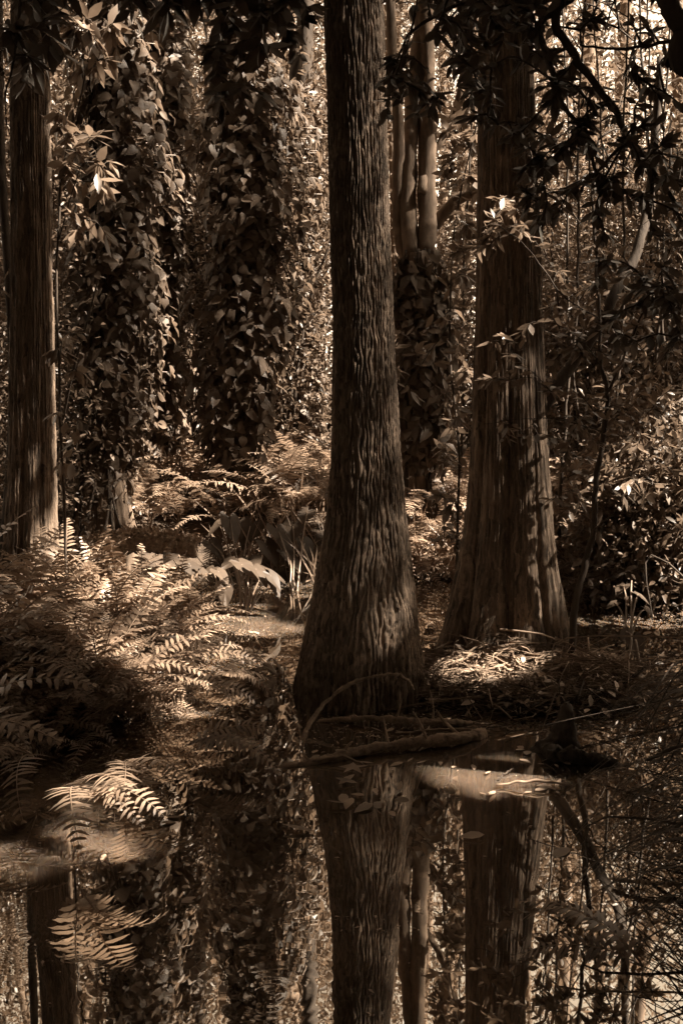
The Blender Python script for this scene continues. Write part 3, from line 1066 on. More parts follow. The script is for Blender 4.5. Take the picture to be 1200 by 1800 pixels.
def fern(loc, label, group, size, n=8, meshes=FRONDS, az=None, spread=math.pi):
    t = thing('fern', label, 'fern', loc, group)
    a0 = rng.uniform(0, 2 * math.pi) if az is None else az
    for k in range(n):
        a = a0 + (k / n * 2 - 1) * spread + rng.normal(0, .25)
        s = size * rng.uniform(.7, 1.15)
        mtx = Matrix.Rotation(a, 4, 'Z') @ Matrix.Rotation(rng.normal(0, .18) - .05, 4, 'X') @ Matrix.Rotation(rng.normal(0, .2), 4, 'Y') @ Matrix.Scale(s, 4)
        link('frond', meshes[int(rng.integers(len(meshes)))], t, mtx)
    return t


def ferns(n, fn, label, group, size, nf=8, minz=None, tries=4000, sep=.16, meshes=FRONDS):
    got = []
    for _ in range(tries):
        if len(got) >= n:
            break
        x, y = fn()
        h = float(ground_h(x, y))
        if h < -.12 or any((x - a) ** 2 + (y - b_) ** 2 < sep * sep for a, b_ in got):
            continue
        got.append((x, y))
        fern((x, y, max(h, -.02)), label, group, size * rng.uniform(.75, 1.2), int(rng.integers(nf - 2, nf + 2)), meshes)
    return got


U = rng.uniform
ferns(50, lambda: (U(-1.7, -.78), U(4.9, 6.4)), 'sunlit fern with bright fronds on the left bank in front of the knees', 'sunlit ferns on the left bank', .56, 11, sep=.12)
ferns(30, lambda: (U(-1.9, -.75), U(4.0, 5.3)), 'fern with dense dark fronds at the waterside edge of the left bank', 'shaded ferns at the edge of the left bank', .5, 9)
ferns(40, lambda: (U(-3.0, -1.65), U(4.0, 6.6)), 'fern in deep shade on the left bank below the slender cypress', 'ferns in the shade under the slender cypress', .8, 9)
ferns(40, lambda: (U(-2.0, -.6), U(9.2, 12)), 'fern in the sunny clearing between the vine wrapped trees', 'ferns in the back clearing between the vine trees', .75, 8, sep=.22)
ferns(26, lambda: (U(-.7, -.05), U(9.0, 11.5)), 'fern in the bright patch just left of the central trunk', 'ferns behind and left of the central trunk', .75, 8, sep=.2)
ferns(34, lambda: (U(.35, 1.3), U(8.1, 10.5)), 'fern on the back bank between the central trunk and the cypress', 'ferns between the two big trunks', .7, 8, sep=.2)
ferns(60, lambda: (U(1.6, 3.4), U(7.0, 10.5)), 'fern among the bright plants on the back bank right of the cypress', 'ferns on the back bank right of the cypress', .7, 8, sep=.22)
for k in range(9):
    x, y = U(-1.35, -.85), U(5.7, 6.4)
    fern((x, y, max(ground_at(x, y), 0)), 'tall bright fern with upright fronds standing in front of the cypress knees', 'tall upright ferns before the knees', U(.5, .7), 8, FR_UP)
for k in range(9):
    x, y = U(-1.85, -1.4), U(6.0, 6.8)
    fern((x, y, max(ground_at(x, y), 0)), 'tall sunlit fern at the foot of the slender cypress', 'tall ferns at the foot of the slender cypress', U(.6, .85), 8, FR_UP)
# single fronds low over the water in front
for lab, px, py, sz, az, n_, z in [
        ('sunlit fern with two white striped fronds dipping over the water', 135, 1400, .5, -2.5, 4, .16),
        ('fern with feathered fronds spreading over the black water below the bank', 330, 1310, .42, -1.75, 4, .1),
        ('fern arching to the right over dark water at the bank tip', 375, 1190, .4, -1.35, 4, .16),
        ('low fern hanging at the left front corner of the bank', 60, 1330, .5, 2.6, 6, .12),
        ('fern lying flat on the front edge of the bank with one pale frond', 215, 1345, .4, -2.6, 5, .1)]:
    fern(G(px, py, z), lab, None, sz, n_, FR_BIG, az, .55)
fern(G(1130, 1700, .1), 'dim fern frond reaching left over the reflections at lower right', None, .38, 3, FR_BIG, 1.2, .4)

# ------------------------------------------------------------------ elephant ears


def taro_mesh(seed):
    r_ = np.random.default_rng(seed)
    # arrow shape: outline of half leaf, tip at +Y, stalk at origin, lobes behind
    half = [(0, -.12), (.08, -.22), (.17, -.32), (.27, -.30), (.35, -.15), (.37, .03), (.33, .2), (.26, .4), (.16, .58), (.06, .74), (0, .82)]
    V = [(0, 0, 0)]
    for x, y in half:
        V.append((x, y, .07 * x - .18 * (y - .1) ** 2 + .03 * r_.normal()))
    n = len(half)
    for x, y in half[1:-1]:
        V.append((-x, y, .07 * x - .18 * (y - .1) ** 2 + .02 * r_.normal()))
    R = list(range(1, n + 1))
    Lf = [1] + list(range(n + 1, 2 * n - 1)) + [n]
    # vein row gives the blade a fold
    f = [(0, R[i], R[i + 1]) for i in range(n - 1)] + [(0, Lf[i + 1], Lf[i]) for i in range(n - 1)]
    m = MB()
    m.add(np.array(V), [np.array(f)])
    return m.mesh('leaf', M_TARO, True)


TARO = [taro_mesh(k) for k in range(4)]


def taro(label, base, leaves):
    """base px on the water; leaves: (px, py, distance, size m, heading of the tip, tilt)"""
    b = G(*base) if len(base) == 2 else np.array(base)
    t = thing('elephant_ear', label, 'plant', b)
    for px, py, d, sz, head, tilt in leaves:
        p = P(px, py, d)
        a = np.array([math.sin(head) * math.cos(tilt), -math.cos(head) * math.cos(tilt), -math.sin(tilt)])
        n = np.array([math.sin(head) * math.sin(tilt), -math.cos(head) * math.sin(tilt), math.cos(tilt)])
        n = n + rng.normal(0, .15, 3)
        m = MB()
        q = smooth_path([b + rng.normal(0, .025, 3) * [1, 1, 0] - [0, 0, .05], (b * .45 + p * .55) + [0, 0, .04], p], 12)
        tube(m, q, np.linspace(.008, .004, 12), 6)
        m.build('leaf_stalk', M_STALK, t, True)
        link('leaf', TARO[int(rng.integers(4))], t, leaf_mtx(p, a, n, sz * rng.uniform(.7, .95), b))


taro('tall clump of elephant ears on thin stalks at the edge of the pale water patch', (433, 1082), [
    (425, 992, 7.2, .24, .9, .5), (450, 1000, 7.15, .27, .7, .6), (468, 1000, 7.3, .26, 1.2, .45), (476, 1012, 7.1, .2, 1.0, .8), (410, 985, 7.35, .2, -.6, .35), (440, 985, 7.4, .25, .2, .4), (482, 1032, 7.1, .16, .9, .9)])
taro('pair of small elephant ears tipping over right of the cypress knees', (392, 1075), [(384, 1005, 7.1, .19, .8, .5), (396, 1038, 7.0, .15, .2, 1.1), (372, 1000, 7.2, .16, -.8, .5)])
taro('elephant ears leaning out behind the two cypress knees', (335, 1060), [(335, 995, 7.1, .24, .7, .55), (320, 985, 7.2, .2, .9, .4), (300, 975, 7.3, .18, -.2, .3), (352, 1003, 7.1, .17, 1.1, .6)])
taro('low sunlit elephant ear with long pale leaves among the bank ferns', (190, 1068), [(185, 1000, 6.8, .3, .9, .6), (205, 1020, 6.7, .28, 1.2, .5), (178, 1010, 6.7, .2, .3, .6), (220, 1010, 6.9, .24, 1.5, .3)])
taro('broad elephant ears in shade below the tree with the thickest vine', (420, 1030), [(405, 915, 8.6, .34, .4, .9), (440, 925, 8.7, .3, -.5, .9), (372, 955, 8.5, .27, .8, .6), (385, 920, 8.8, .24, -1, .7), (470, 960, 8.4, .33, .9, .9)])
taro('large shaded elephant ears crowding the foot of the central trunk', (520, 1040), [(490, 935, 8.5, .32, .7, .8), (515, 925, 8.6, .3, -.3, .8), (535, 955, 8.4, .26, .6, .9), (505, 975, 8.3, .24, 1.0, .7), (540, 900, 8.7, .25, -.6, .6)])
taro('fallen elephant ear leaves lying over dark water left of the central trunk', (500, 1190), [(455, 1172, 5.95, .26, .9, .5), (470, 1160, 6.0, .2, 1.3, .3), (440, 1183, 5.8, .18, 1.4, .5), (425, 1150, 6.2, .17, -.2, .6)])
taro('sunlit elephant ear standing by itself at the far right water edge', (1105, 1120), [(1095, 1030, 6.9, .15, -.8, .5), (1120, 1045, 6.8, .16, .9, .5), (1135, 1070, 6.7, .13, .6, .6), (1080, 1060, 6.8, .12, -1.2, .4), (1110, 1010, 7.0, .14, .2, .5)])
taro('solitary elephant ear leaf drooping beside the bright ripples at right', (1120, 1165), [(1115, 1125, 6.1, .19, .3, 1.0), (1100, 1110, 6.2, .13, -.7, .6)])
taro('pale elephant ears among the ferns on the back bank right of the cypress', (1150, 1085), [(1150, 985, 7.6, .25, .2, .8), (1172, 1000, 7.5, .22, -.5, .8), (1130, 990, 7.7, .2, .5, .8), (1100, 960, 7.8, .2, .1, .7)])

# ------------------------------------------------------------------ cypress knees, logs, branches


def knee(label, px, py, h, r):
    b = G(px, py)
    t = thing('cypress_knee', label, 'cypress knee', b)
    n, nu = 44, 36
    z = np.linspace(-.12, h, n)
    ph = np.arange(nu) / nu * 2 * math.pi
    f = np.clip(z / h, 0, 1)
    R = r * (1.75 - 1.4 * f ** .5) * np.where(f > .88, np.sqrt(np.clip(1 - ((f - .88) / .125) ** 2, .02, 1)), 1)
    RR = R[:, None] * (1 + .2 * np.sin(3 * ph + px)[None] * (1 - f)[:, None] + .12 * rng.random((n, nu)))
    RR = RR * (1 + .3 * (vnoise(np.tile(ph * 8 / 6.2832, (n, 1)), z[:, None] * 30 + 0 * RR + 9, 8, int(px)) - .5)) + .008 * (vnoise(np.tile(ph * 16 / 6.2832, (n, 1)), z[:, None] * 70 + 0 * RR + 9, 16, int(px) + 1) - .5)
    v = np.stack([b[0] + .02 * np.sin(z * 9)[:, None] + RR * np.cos(ph), b[1] + RR * np.sin(ph), z[:, None] + 0 * RR], -1)
    m = MB()
    m.add(np.vstack([v.reshape(-1, 3), [[b[0], b[1], h + .005]]]), [grid_faces(n, nu), np.array([[(n - 1) * nu + k, (n - 1) * nu + (k + 1) % nu, n * nu] for k in range(nu)])])
    m.build('knee', M_DARKBARK if px > 900 else M_DEAD, t, True)


knee('slimmer leaning cypress knee, the left of the pair rising behind the bright ferns', 268, 1066, .28, .036)
knee('taller round topped cypress knee, the right of the pair behind the bright ferns', 292, 1068, .30, .04)
knee('dark blunt cypress knee standing in the water below the twig heap', 985, 1318, .21, .058)


def log(name, label, cat, pts, r0, r1, mat, n=90, nu=14, wob=.003, rough=.16, stubs=0):
    q = smooth_path(pts, n, wob)
    t = thing(name, label, cat, q[0])
    m = MB()
    k = np.arange(n)
    r = np.linspace(r0, r1, n) * (1 + .14 * np.sin(k * .23 + r0 * 900) + .1 * np.sin(k * .61 + 2))
    r[0] *= .6
    r[-1] *= .55
    tube(m, q, r, nu, rough)
    m.build('wood', mat, t, True)
    for j in range(stubs):
        i = int(n * (.15 + .7 * (j + .5) / stubs))
        d = np.array([rng.normal(0, .5), rng.normal(0, .5), 1.0])
        L = rng.uniform(.05, .16)
        m = MB()
        tube(m, smooth_path([q[i], q[i] + d * L * .5 + rng.normal(0, .01, 3), q[i] + d * L], 7), np.linspace(r[i] * .4, r[i] * .15, 7), 6, .3)
        m.build('stub', mat, t, True)
    return t


LOGP = [P(160, 966, 8.2), P(250, 952, 8.1), P(345, 966, 8.0)]
log('fallen_log', 'mossy fallen log lying across the bank at the foot of the vine tree', 'log', LOGP, .085, .06, M_LOG, nu=24, rough=.3)
q = smooth_path(LOGP, 40)
n = 900
p = q[rng.integers(0, 40, n)] + rng.normal(0, .035, (n, 3)) * [1, 1, .3] + [0, -.01, .07]
m = MB()
scatter(m, L_SMALL4, p, unit(n) + [0, 0, .5], unit(n), rng.uniform(.02, .06, n))
tag(m.build('moss', M_MOSS), 'ragged moss and seedlings along the top of the fallen log', 'moss', kind='stuff')
log('fallen_log', 'pale half sunken log slanting through the water below the central trunk', 'log',
    [G(470, 1358, -.02), G(560, 1337, .01), G(680, 1312, .025), G(800, 1298, .03), G(850, 1292, .0)], .014, .028, M_LOG, nu=22, rough=.3, stubs=5)
log('fallen_branch', 'thicker dark branch floating level against the foot of the central trunk', 'branch',
    [G(560, 1268, .0), G(650, 1262, .03), G(740, 1268, .03), G(830, 1272, .0)], .011, .017, M_LOG, stubs=3, rough=.3)
log('fallen_branch', 'thin arching branch rising from the water around the central trunk', 'branch',
    [G(532, 1315, -.02), P(540, 1280, 4.7), P(572, 1235, 4.85), P(610, 1205, 4.9), P(660, 1188, 4.92), P(705, 1188, 4.95), P(728, 1212, 5.0)], .011, .006, M_TWIG, wob=.003)
log('fallen_branch', 'stout broken stick poking left out of the twig heap', 'branch', [P(725, 1222, 5.2), P(780, 1200, 5.3), P(830, 1178, 5.5)], .02, .03, M_TWIG)
log('fallen_branch', 'long thin reed standing upright against the right side of the central trunk', 'branch', [P(748, 1205, 5.1), P(735, 1150, 5.1), P(722, 1080, 5.15)], .004, .0025, M_TWIG)
log('fallen_branch', 'dark branch reaching out of the water to the right of the twig heap', 'branch', [G(1040, 1232, .0), P(1075, 1205, 5.3), P(1105, 1195, 5.3), P(1135, 1172, 5.3)], .018, .006, M_DARKBARK)
log('fallen_branch', 'short hooked stick curling up right of the twig heap', 'branch', [G(1065, 1212, .0), P(1082, 1195, 5.4), P(1083, 1172, 5.4), P(1074, 1168, 5.4)], .008, .004, M_DARKBARK)
log('fallen_branch', 'knobbly dark branch lying in the water at the foot of the blunt knee', 'branch', [G(950, 1312, .0), G(975, 1325, .03), G(1020, 1330, .03), G(1085, 1345, -.01)], .03, .025, M_DARKBARK, rough=.5)
log('fallen_branch', 'slim stick pushing up from the sunlit water below the blunt knee', 'branch', [G(868, 1375, -.0), P(890, 1358, 4.2), P(912, 1345, 4.25)], .004, .003, M_DARKBARK)
log('fallen_branch', 'straight pale stick crossing low over the lower right water', 'branch', [G(1075, 1545, .02), P(1140, 1552, 3.2), P(1230, 1556, 3.2)], .006, .006, M_DEAD)
log('fallen_branch', 'small forked twig with pale bark standing in front of the twig heap', 'branch', [G(985, 1262, .0), P(994, 1230, 5.0), P(998, 1200, 5.0), P(1003, 1180, 5.0)], .004, .002, M_TWIG)
for lab, pts in [('bent thin stick in the water at the left end of the long slanting log', [(545, 1340), (600, 1330), (640, 1345)]),
                 ('crooked thin stick across the middle of the long slanting log', [(690, 1320), (730, 1300), (755, 1275)]),
                 ('slender bare stick in the water right of the sunlit patch', [(870, 1380), (940, 1372), (1010, 1382)]),
                 ('bare stick floating below the dark branch foot of the central trunk', [(700, 1290), (780, 1282), (860, 1285)])]:
    log('fallen_branch', lab, 'branch', [G(x, y, .01 + .02 * (i == 1)) for i, (x, y) in enumerate(pts)], .006, .004, M_TWIG, n=20, nu=6)

# twig heap under the cypress
cb = np.array([.98, 5.62, 0])
t = thing('twig_heap', 'heap of dead twigs and straw washed up around the foot of the cypress', 'twig heap', cb)


def twig_curves(n, r_, gen):
    out = []
    for _ in range(n):
        out.append(gen(r_))
    return out


def heap_twig(r_):
    while True:
        x, y = r_.uniform(.28, 1.62), r_.uniform(4.95, 6.0)
        e = ((x - .95) / .68) ** 2 + ((y - 5.5) / .55) ** 2
        if e < 1:
            break
    z = (.13 + .06 * math.sin(x * 9) * math.sin(y * 8)) * (1 - e) * r_.uniform(.1, 1.3) + .01
    L = r_.uniform(.06, .3) if r_.random() < .85 else r_.uniform(.3, .75)
    a = r_.uniform(0, 2 * math.pi) if r_.random() < .5 else r_.normal(.35, .5)
    d = np.array([math.cos(a), math.sin(a), r_.normal(0, .16)]) * L
    c = np.array([x, y, z])
    return smooth_path([c - d / 2, c + r_.normal(0, .1, 3) * L + [0, 0, .01 * r_.random()], c + d / 2 - [0, 0, .02]], 6), float(np.clip(r_.lognormal(-5.9, .5), .001, .012))


r_ = np.random.default_rng(5)
tw = twig_curves(2600, r_, heap_twig)
order = np.argsort([q[:, 1].mean() - 2 * r for q, r in tw])
rest = MB()
for k, i in enumerate(order):
    q, r = tw[i]
    if k < 300:
        m = MB()
        tube(m, q, np.linspace(r, r * .6, 6), 4)
        m.build('twig', (M_TWIG, M_DARKBARK, M_DEAD, M_DARKBARK)[k % 4], t, True)
    else:
        tube(rest, q, np.linspace(r, r * .6, 6), 4)
tag(rest.build('fine_twigs', M_DEAD, t, True), kind='stuff')

n = 1500
x, y = r_.uniform(.25, 1.65, n), r_.uniform(4.95, 6.05, n)
e = ((x - .95) / .7) ** 2 + ((y - 5.5) / .57) ** 2
x, y, e = x[e < 1], y[e < 1], e[e < 1]
n = len(x)
m = MB()
scatter(m, L_SMALL4, np.stack([x, y, .03 + .15 * (1 - e) * r_.random(n)], 1), unit(n) * [1, 1, .4], unit(n) * .6 + [0, 0, 1], r_.uniform(.02, .09, n))
tag(m.build('leaf_litter', M_FLOAT, t), kind='stuff')

# dark brush hanging at the lower right
b = np.array([1.55, 3.3, ground_at(1.55, 3.3)])
t = thing('fallen_treetop', 'tangle of dead bare twigs hanging low over the water at lower right', 'dead branches', b)
rest = MB()
r_ = np.random.default_rng(15)
for k in range(90):
    a0 = np.array([r_.uniform(1.35, 1.9), r_.uniform(2.7, 4.3), r_.uniform(.15, .75)])
    L = r_.uniform(.3, .8)
    a = r_.normal(math.pi * .98, .8)
    e = a0 + np.array([math.cos(a), .7 * math.sin(a), r_.normal(-.45, .28)]) * L
    e[2] = max(e[2], .01)
    q = smooth_path([a0, (a0 + e) / 2 + r_.normal(0, .15, 3) + [0, 0, .05], e], 9, .004)
    m = MB()
    tube(m, q, np.linspace(r_.uniform(.003, .007), .0015, 9), 4)
    m.build('twig', M_DARKBARK if k % 12 else M_TWIG, t, True)
for k in range(3):
    a0 = np.array([1.85, 2.9 + .35 * k, .3 + .1 * k])
    m = MB()
    tube(m, smooth_path([a0, a0 + [-.2, .12, .04], a0 + [-.45, .05, -.1], a0 + [-.75, .16, -.28]], 20, .012), np.linspace(.02, .006, 20), 7, .3)
    m.build('limb', M_DARKBARK, t, True)

r_ = np.random.default_rng(25)
for lab, x, y in [('dark sedge clump at the bottom right corner drooping over the reflections', 1.4, 2.75),
                  ('dark sedge clump drooping at the right edge just above the bottom corner', 1.5, 3.15),
                  ('dark sedge clump at the right edge under the tangle of bare twigs', 1.6, 3.6),
                  ('dark sedge clump at the right edge level with the slanting log', 1.75, 4.1),
                  ('dark sedge clump at the right edge beside the dark branch in the water', 1.9, 4.7)]:
    t = thing('sedge_clump', lab, 'sedge', (x, y, ground_at(x, y)))
    for k in range(70):
        a = r_.normal(math.pi, 1.0)
        L = r_.uniform(.3, .75)
        b0 = np.array([x, y, .02]) + r_.normal(0, .06, 3) * [1, 1, 0]
        d = np.array([math.cos(a), math.sin(a), 0])
        up = r_.uniform(.35, .9)
        q = smooth_path([b0, b0 + d * L * .35 + [0, 0, L * up * .55], b0 + d * L * .8 + [0, 0, L * up * .45], b0 + d * L * 1.1 + [0, 0, max(L * (up - .75), -.0)]], 9)
        m = MB()
        tube(m, q, np.linspace(.0035, .0008, 9), 3)
        m.build('blade', M_SEDGE, t)

# ------------------------------------------------------------------ floating leaves


def maple():
    pts = []
    for k in range(10):
        a = math.pi * 2 * k / 10 + math.pi / 2
        r = (.5 if k % 2 == 0 else .2)
        pts.append((r * math.cos(a), r * math.sin(a), .04 * (k % 2) + .02 * math.sin(3 * a)))
    v = np.array([(0, 0, 0)] + pts)
    return v, [np.array([(0, 1 + k, 1 + (k + 1) % 10) for k in range(10)])]


FL = leaf_meshes('floating_leaf', [leaf_proto([(.2, .17), (.5, .23), (.8, .12)], .1, .1), leaf_proto([(.2, .1), (.5, .14), (.8, .08)], .3, -.15)], M_FLOAT)
FLM = leaf_meshes('floating_leaf', [maple()], M_FLOAT)


def float_leaf(px, py, size, me, label, group=None, tilt=.12, z=.006):
    p = G(px, py, z)
    a = rng.uniform(0, 2 * math.pi)
    o = link('floating_leaf', me, None, leaf_mtx(p, (math.cos(a), math.sin(a), 0), (rng.normal(0, tilt), rng.normal(0, tilt), 1), size))
    return tag(o, label, 'leaf', group)


float_leaf(620, 1350, .13, FLM[0], 'star shaped pale leaf floating below the middle of the slanting log', tilt=.3, z=.02)
float_leaf(555, 1462, .12, FL[1], 'long curled leaf floating alone left of the central trunk reflection')
float_leaf(851, 1467, .09, FL[0], 'curled pale leaf floating alone on the dark cypress reflection', tilt=.4, z=.015)
float_leaf(612, 1215, .06, FL[0], 'small bright leaf floating right at the foot of the central trunk')
float_leaf(1000, 1490, .1, FL[0], 'pale leaf floating in the bright gap right of the cypress reflection')
for (px, py) in [(600, 1395), (618, 1402), (640, 1398), (655, 1412), (670, 1420), (685, 1425), (612, 1412), (640, 1418), (700, 1390), (720, 1408), (660, 1385), (595, 1378), (628, 1376)]:
    float_leaf(px, py, rng.uniform(.06, .1), FL[int(rng.integers(2))], 'small narrow leaf in the cluster floating on the central trunk reflection', 'leaf cluster on the central trunk reflection', .25, .012)
for k in range(24):
    float_leaf(rng.uniform(820, 1010), rng.uniform(1300, 1400), rng.uniform(.03, .08), FL[int(rng.integers(2))], 'small leaf drifting on the sunlit water below the twig heap', 'leaves on the water below the twig heap')
for k in range(16):
    float_leaf(rng.uniform(380, 540), rng.uniform(1078, 1130), rng.uniform(.03, .07), FL[int(rng.integers(2))], 'little leaf on the pale water patch behind the bank', 'leaves on the pale water patch')
for k in range(30):
    float_leaf(rng.uniform(1030, 1200), rng.uniform(1100, 1210), rng.uniform(.04, .11), FL[int(rng.integers(2))], 'pale leaf floating on the rippled water right of the cypress', 'leaves on the water right of the cypress')
for k in range(26):
    float_leaf(rng.uniform(470, 800), rng.uniform(1270, 1350), rng.uniform(.03, .07), FL[int(rng.integers(2))], 'small leaf caught along the slanting log', 'leaves around the slanting log')
for k in range(12):
    float_leaf(rng.uniform(150, 450), rng.uniform(1390, 1600), rng.uniform(.03, .06), FL[int(rng.integers(2))], 'tiny leaf floating on the open dark water at lower left', 'leaves on the open dark water')

mb = MB()
n = 34000
x, y = rng.uniform(-2.2, 2.6, n), rng.uniform(2.4, 8.4, n)
f = vnoise(x * 1.3 + 50, y * 2.1 + 50, 256, 77) * .6 + vnoise(x * 4 + 50, y * 5 + 50, 256, 78) * .4
k = (ground_h(x, y) < 0) & (rng.random(n) < sstep(.48, .8, f) * np.where(y > 4.3, .9, .22) + .025)
x, y = x[k], y[k]
n = len(x)
scatter(mb, L_SMALL, np.stack([x, y, np.full(n, .005)], 1), np.stack([rng.normal(size=n), rng.normal(size=n), 0 * x], 1), unit(n) * .12 + [0, 0, 1], rng.uniform(.006, .022, n))
tag(mb.build('water_debris', M_FLOAT), 'tiny flecks of leaf and seed drifting on the swamp water', 'debris', kind='stuff')

# reed-like grass at the right water edge and back bank
mb = MB()
n = 2600
x, y = rng.uniform(-1.0, 3.6, n), rng.uniform(6.6, 9.5, n)
h = ground_h(x, y)
k = (h > -.08) & (h < .5)
x, y, h = x[k], y[k], h[k]
n = len(x)
scatter(mb, leaf_proto([(.3, .016), (.7, .012)], .3, .3), np.stack([x, y, np.maximum(h, -.02)], 1), np.stack([rng.normal(0, .4, n), rng.normal(0, .4, n), np.ones(n)], 1), unit(n) + [0, -1, .2], rng.uniform(.15, .5, n))
tag(mb.build('grass', M_FERN), 'thin blades of waterside grass along the back bank', 'grass', kind='stuff')
# litter on the banks
mb = MB()
n = 16000
x, y = rng.uniform(-4, 4, n), rng.uniform(3.6, 13, n)
h = ground_h(x, y)
k = h > -.02
x, y, h = x[k], y[k], h[k]
n = len(x)
scatter(mb, L_SMALL4, np.stack([x, y, h + .012], 1), np.stack([rng.normal(size=n), rng.normal(size=n), rng.normal(0, .15, n)], 1), unit(n) * .35 + [0, 0, 1], rng.uniform(.04, .11, n))
tag(mb.build('leaf_litter', M_FLOAT), 'dead leaves strewn over the muddy banks', 'leaf litter', kind='stuff')

# ------------------------------------------------------------------ thicket and background wood


def crown_mesh(name, n_cl, per, rad, leaf, shape, seed, proto=L_SMALL):
    r_ = np.random.default_rng(seed)
    c = shape(r_, n_cl)
    pos = (c[:, None, :] + r_.normal(0, rad, (n_cl, per, 3))).reshape(-1, 3)
    n = len(pos)
    ax = r_.normal(size=(n, 3)) * [1, 1, .7] + [0, 0, -.35]
    nr = r_.normal(0, .7, (n, 3)) + [0, 0, .9]
    m = MB()
    scatter(m, proto, pos, ax, nr, leaf * r_.uniform(.6, 1.3, n))
    return m.mesh(name, M_BACK)


def sh_shape(h, r):
    def f(r_, n):
        a, t = r_.uniform(0, 2 * math.pi, n), r_.random(n)
        z = h * (.12 + .88 * t)
        q = r * np.sqrt(r_.random(n)) * (1.1 - .55 * t)
        return np.stack([q * np.cos(a), q * np.sin(a), z], 1)
    return f


SHRUB = [crown_mesh('foliage', 60, 44, .17, .07, sh_shape(1.9, .7), 61, L_SMALL4), crown_mesh('foliage', 76, 50, .19, .062, sh_shape(2.8, .75), 62, L_SMALL4),
         crown_mesh('foliage', 50, 40, .15, .092, sh_shape(1.2, .6), 63, L_SMALL4), crown_mesh('foliage', 90, 52, .21, .064, sh_shape(3.6, .8), 64, L_SMALL4)]
SH_H = [1.9, 2.8, 1.4, 3.6]


def stem_mesh(h, seed):
    r_ = np.random.default_rng(seed)
    m = MB()
    for k in range(5):
        e = np.array([r_.normal(0, .3), r_.normal(0, .3), h * r_.uniform(.6, .95)])
        tube(m, smooth_path([(0, 0, -.1), e * [.3, .3, .5] + r_.normal(0, .05, 3), e], 10, .01), np.linspace(.02, .006, 10), 5)
    return m.mesh('stems', M_DARKBARK, True)


STEMS = [stem_mesh(h, i) for i, h in enumerate(SH_H)]


def shrub(x, y, k, s, label, group):
    t = thing('shrub', label, 'shrub', (x, y, max(float(ground_h(x, y)), 0)), group)
    a = rng.uniform(0, 6.28)
    mt = Matrix.Rotation(a, 4, 'Z') @ Matrix.Scale(s, 4)
    link('foliage', SHRUB[k], t, mt)
    link('stems', STEMS[k], t, mt)


def shrubs(n, xr, yr, ks, label, group, sc=(.75, 1.2)):
    for _ in range(n):
        y = U(*yr)
        shrub(U(*xr) * y / 10, y, int(rng.choice(ks)), U(*sc), label, group)


shrubs(20, (1.5, 3.8), (9.0, 12.5), [0, 1, 3], 'fine leaved bush in the dense speckled thicket right of the cypress', 'bushes in the thicket right of the cypress')
shrubs(12, (1.6, 3.6), (12.5, 18), [1, 3], 'tall bush deep in the thicket far behind the cypress', 'tall bushes far behind the cypress', (1, 1.6))
shrubs(24, (-3.4, -.2), (11.6, 16), [1, 3], 'tall bush in the wood behind the vine wrapped trees', 'tall bushes behind the vine trees', (1, 1.6))
shrubs(8, (-2.0, -.3), (11.2, 12.6), [3], 'tall bush filling the gap just behind the vine wrapped trees', 'bushes filling the gaps between the vine trees', (.9, 1.25))
shrubs(8, (-3.8, -2.4), (8.6, 11.5), [0, 1], 'bush behind the slender cypress at the picture edge', 'bushes behind the slender cypress')
shrubs(6, (.3, 1.2), (13.5, 18), [0, 1], 'bush in the gap behind the forked tree', 'bushes behind the forked tree', (.9, 1.4))
shrubs(10, (2.3, 3.4), (7.2, 8.4), [2], 'sunny low bush with pale leaves at the right water edge', 'low bushes at the right water edge', (.7, 1.0))


def tr_shape(h0, h1, r):
    def f(r_, n):
        a, t = r_.uniform(0, 2 * math.pi, n), r_.random(n)
        q = r * np.sqrt(r_.random(n)) * (.6 + .7 * np.sin(math.pi * (t * .8 + .15)))
        return np.stack([q * np.cos(a), q * np.sin(a), h0 + (h1 - h0) * t], 1)
    return f


TC = [crown_mesh('crown', 125, 60, .34, .10, tr_shape(3.0, 12.5, 1.8), 71), crown_mesh('crown', 130, 60, .37, .105, tr_shape(2.6, 12, 2.0), 72), crown_mesh('crown', 105, 60, .3, .09, tr_shape(2.2, 8, 1.5), 73)]


def far_tree(x, y, k, s, label, group):
    zb = float(ground_h(x, y))
    t = thing('woodland_tree', label, 'tree', (x, y, zb), group)
    m = MB()
    q = smooth_path([(x, y, zb - .2), (x + rng.normal(0, .1), y, zb + 4 * s), (x + rng.normal(0, .3), y, zb + 9 * s)], 16)
    tube(m, q, np.linspace(.11, .03, 16) * s, 7)
    m.build('trunk', M_BARK_FAR, t, True)
    link('crown', TC[k], t, Matrix.Rotation(rng.uniform(0, 6.28), 4, 'Z') @ Matrix.Scale(s, 4))


for k in range(24):
    y = U(14, 28)
    x = U(-4.3, 4.3) * y / 10
    far_tree(x, y, k % 3, U(.8, 1.25), 'leafy tree filling the blurred bright background wood', 'leafy trees of the background wood')
for i, (x, y) in enumerate([(-.6, 15), (-2.1, 14), (-1.3, 18), (.1, 19), (-5.0, 16), (-4.3, 13.5), (-6.4, 19)]):
    far_tree(x, y, i % 2, 1.0, 'leafy tree filling the blurred bright background wood', 'leafy trees of the background wood')
mb = MB()
n = 22000
a = rng.uniform(-math.pi, math.pi, n)
R = rng.uniform(34, 55, n)
zz = rng.uniform(0, 1, n) ** 1.5 * 9
scatter(mb, L_SMALL, np.stack([R * np.sin(a), R * np.cos(a), zz], 1), unit(n) + [0, 0, -.3], unit(n) + [0, 0, .8], rng.uniform(.35, .8, n))
tag(mb.build('far_woods', M_BACK), 'far wood closing the view all round', 'woods', kind='stuff')

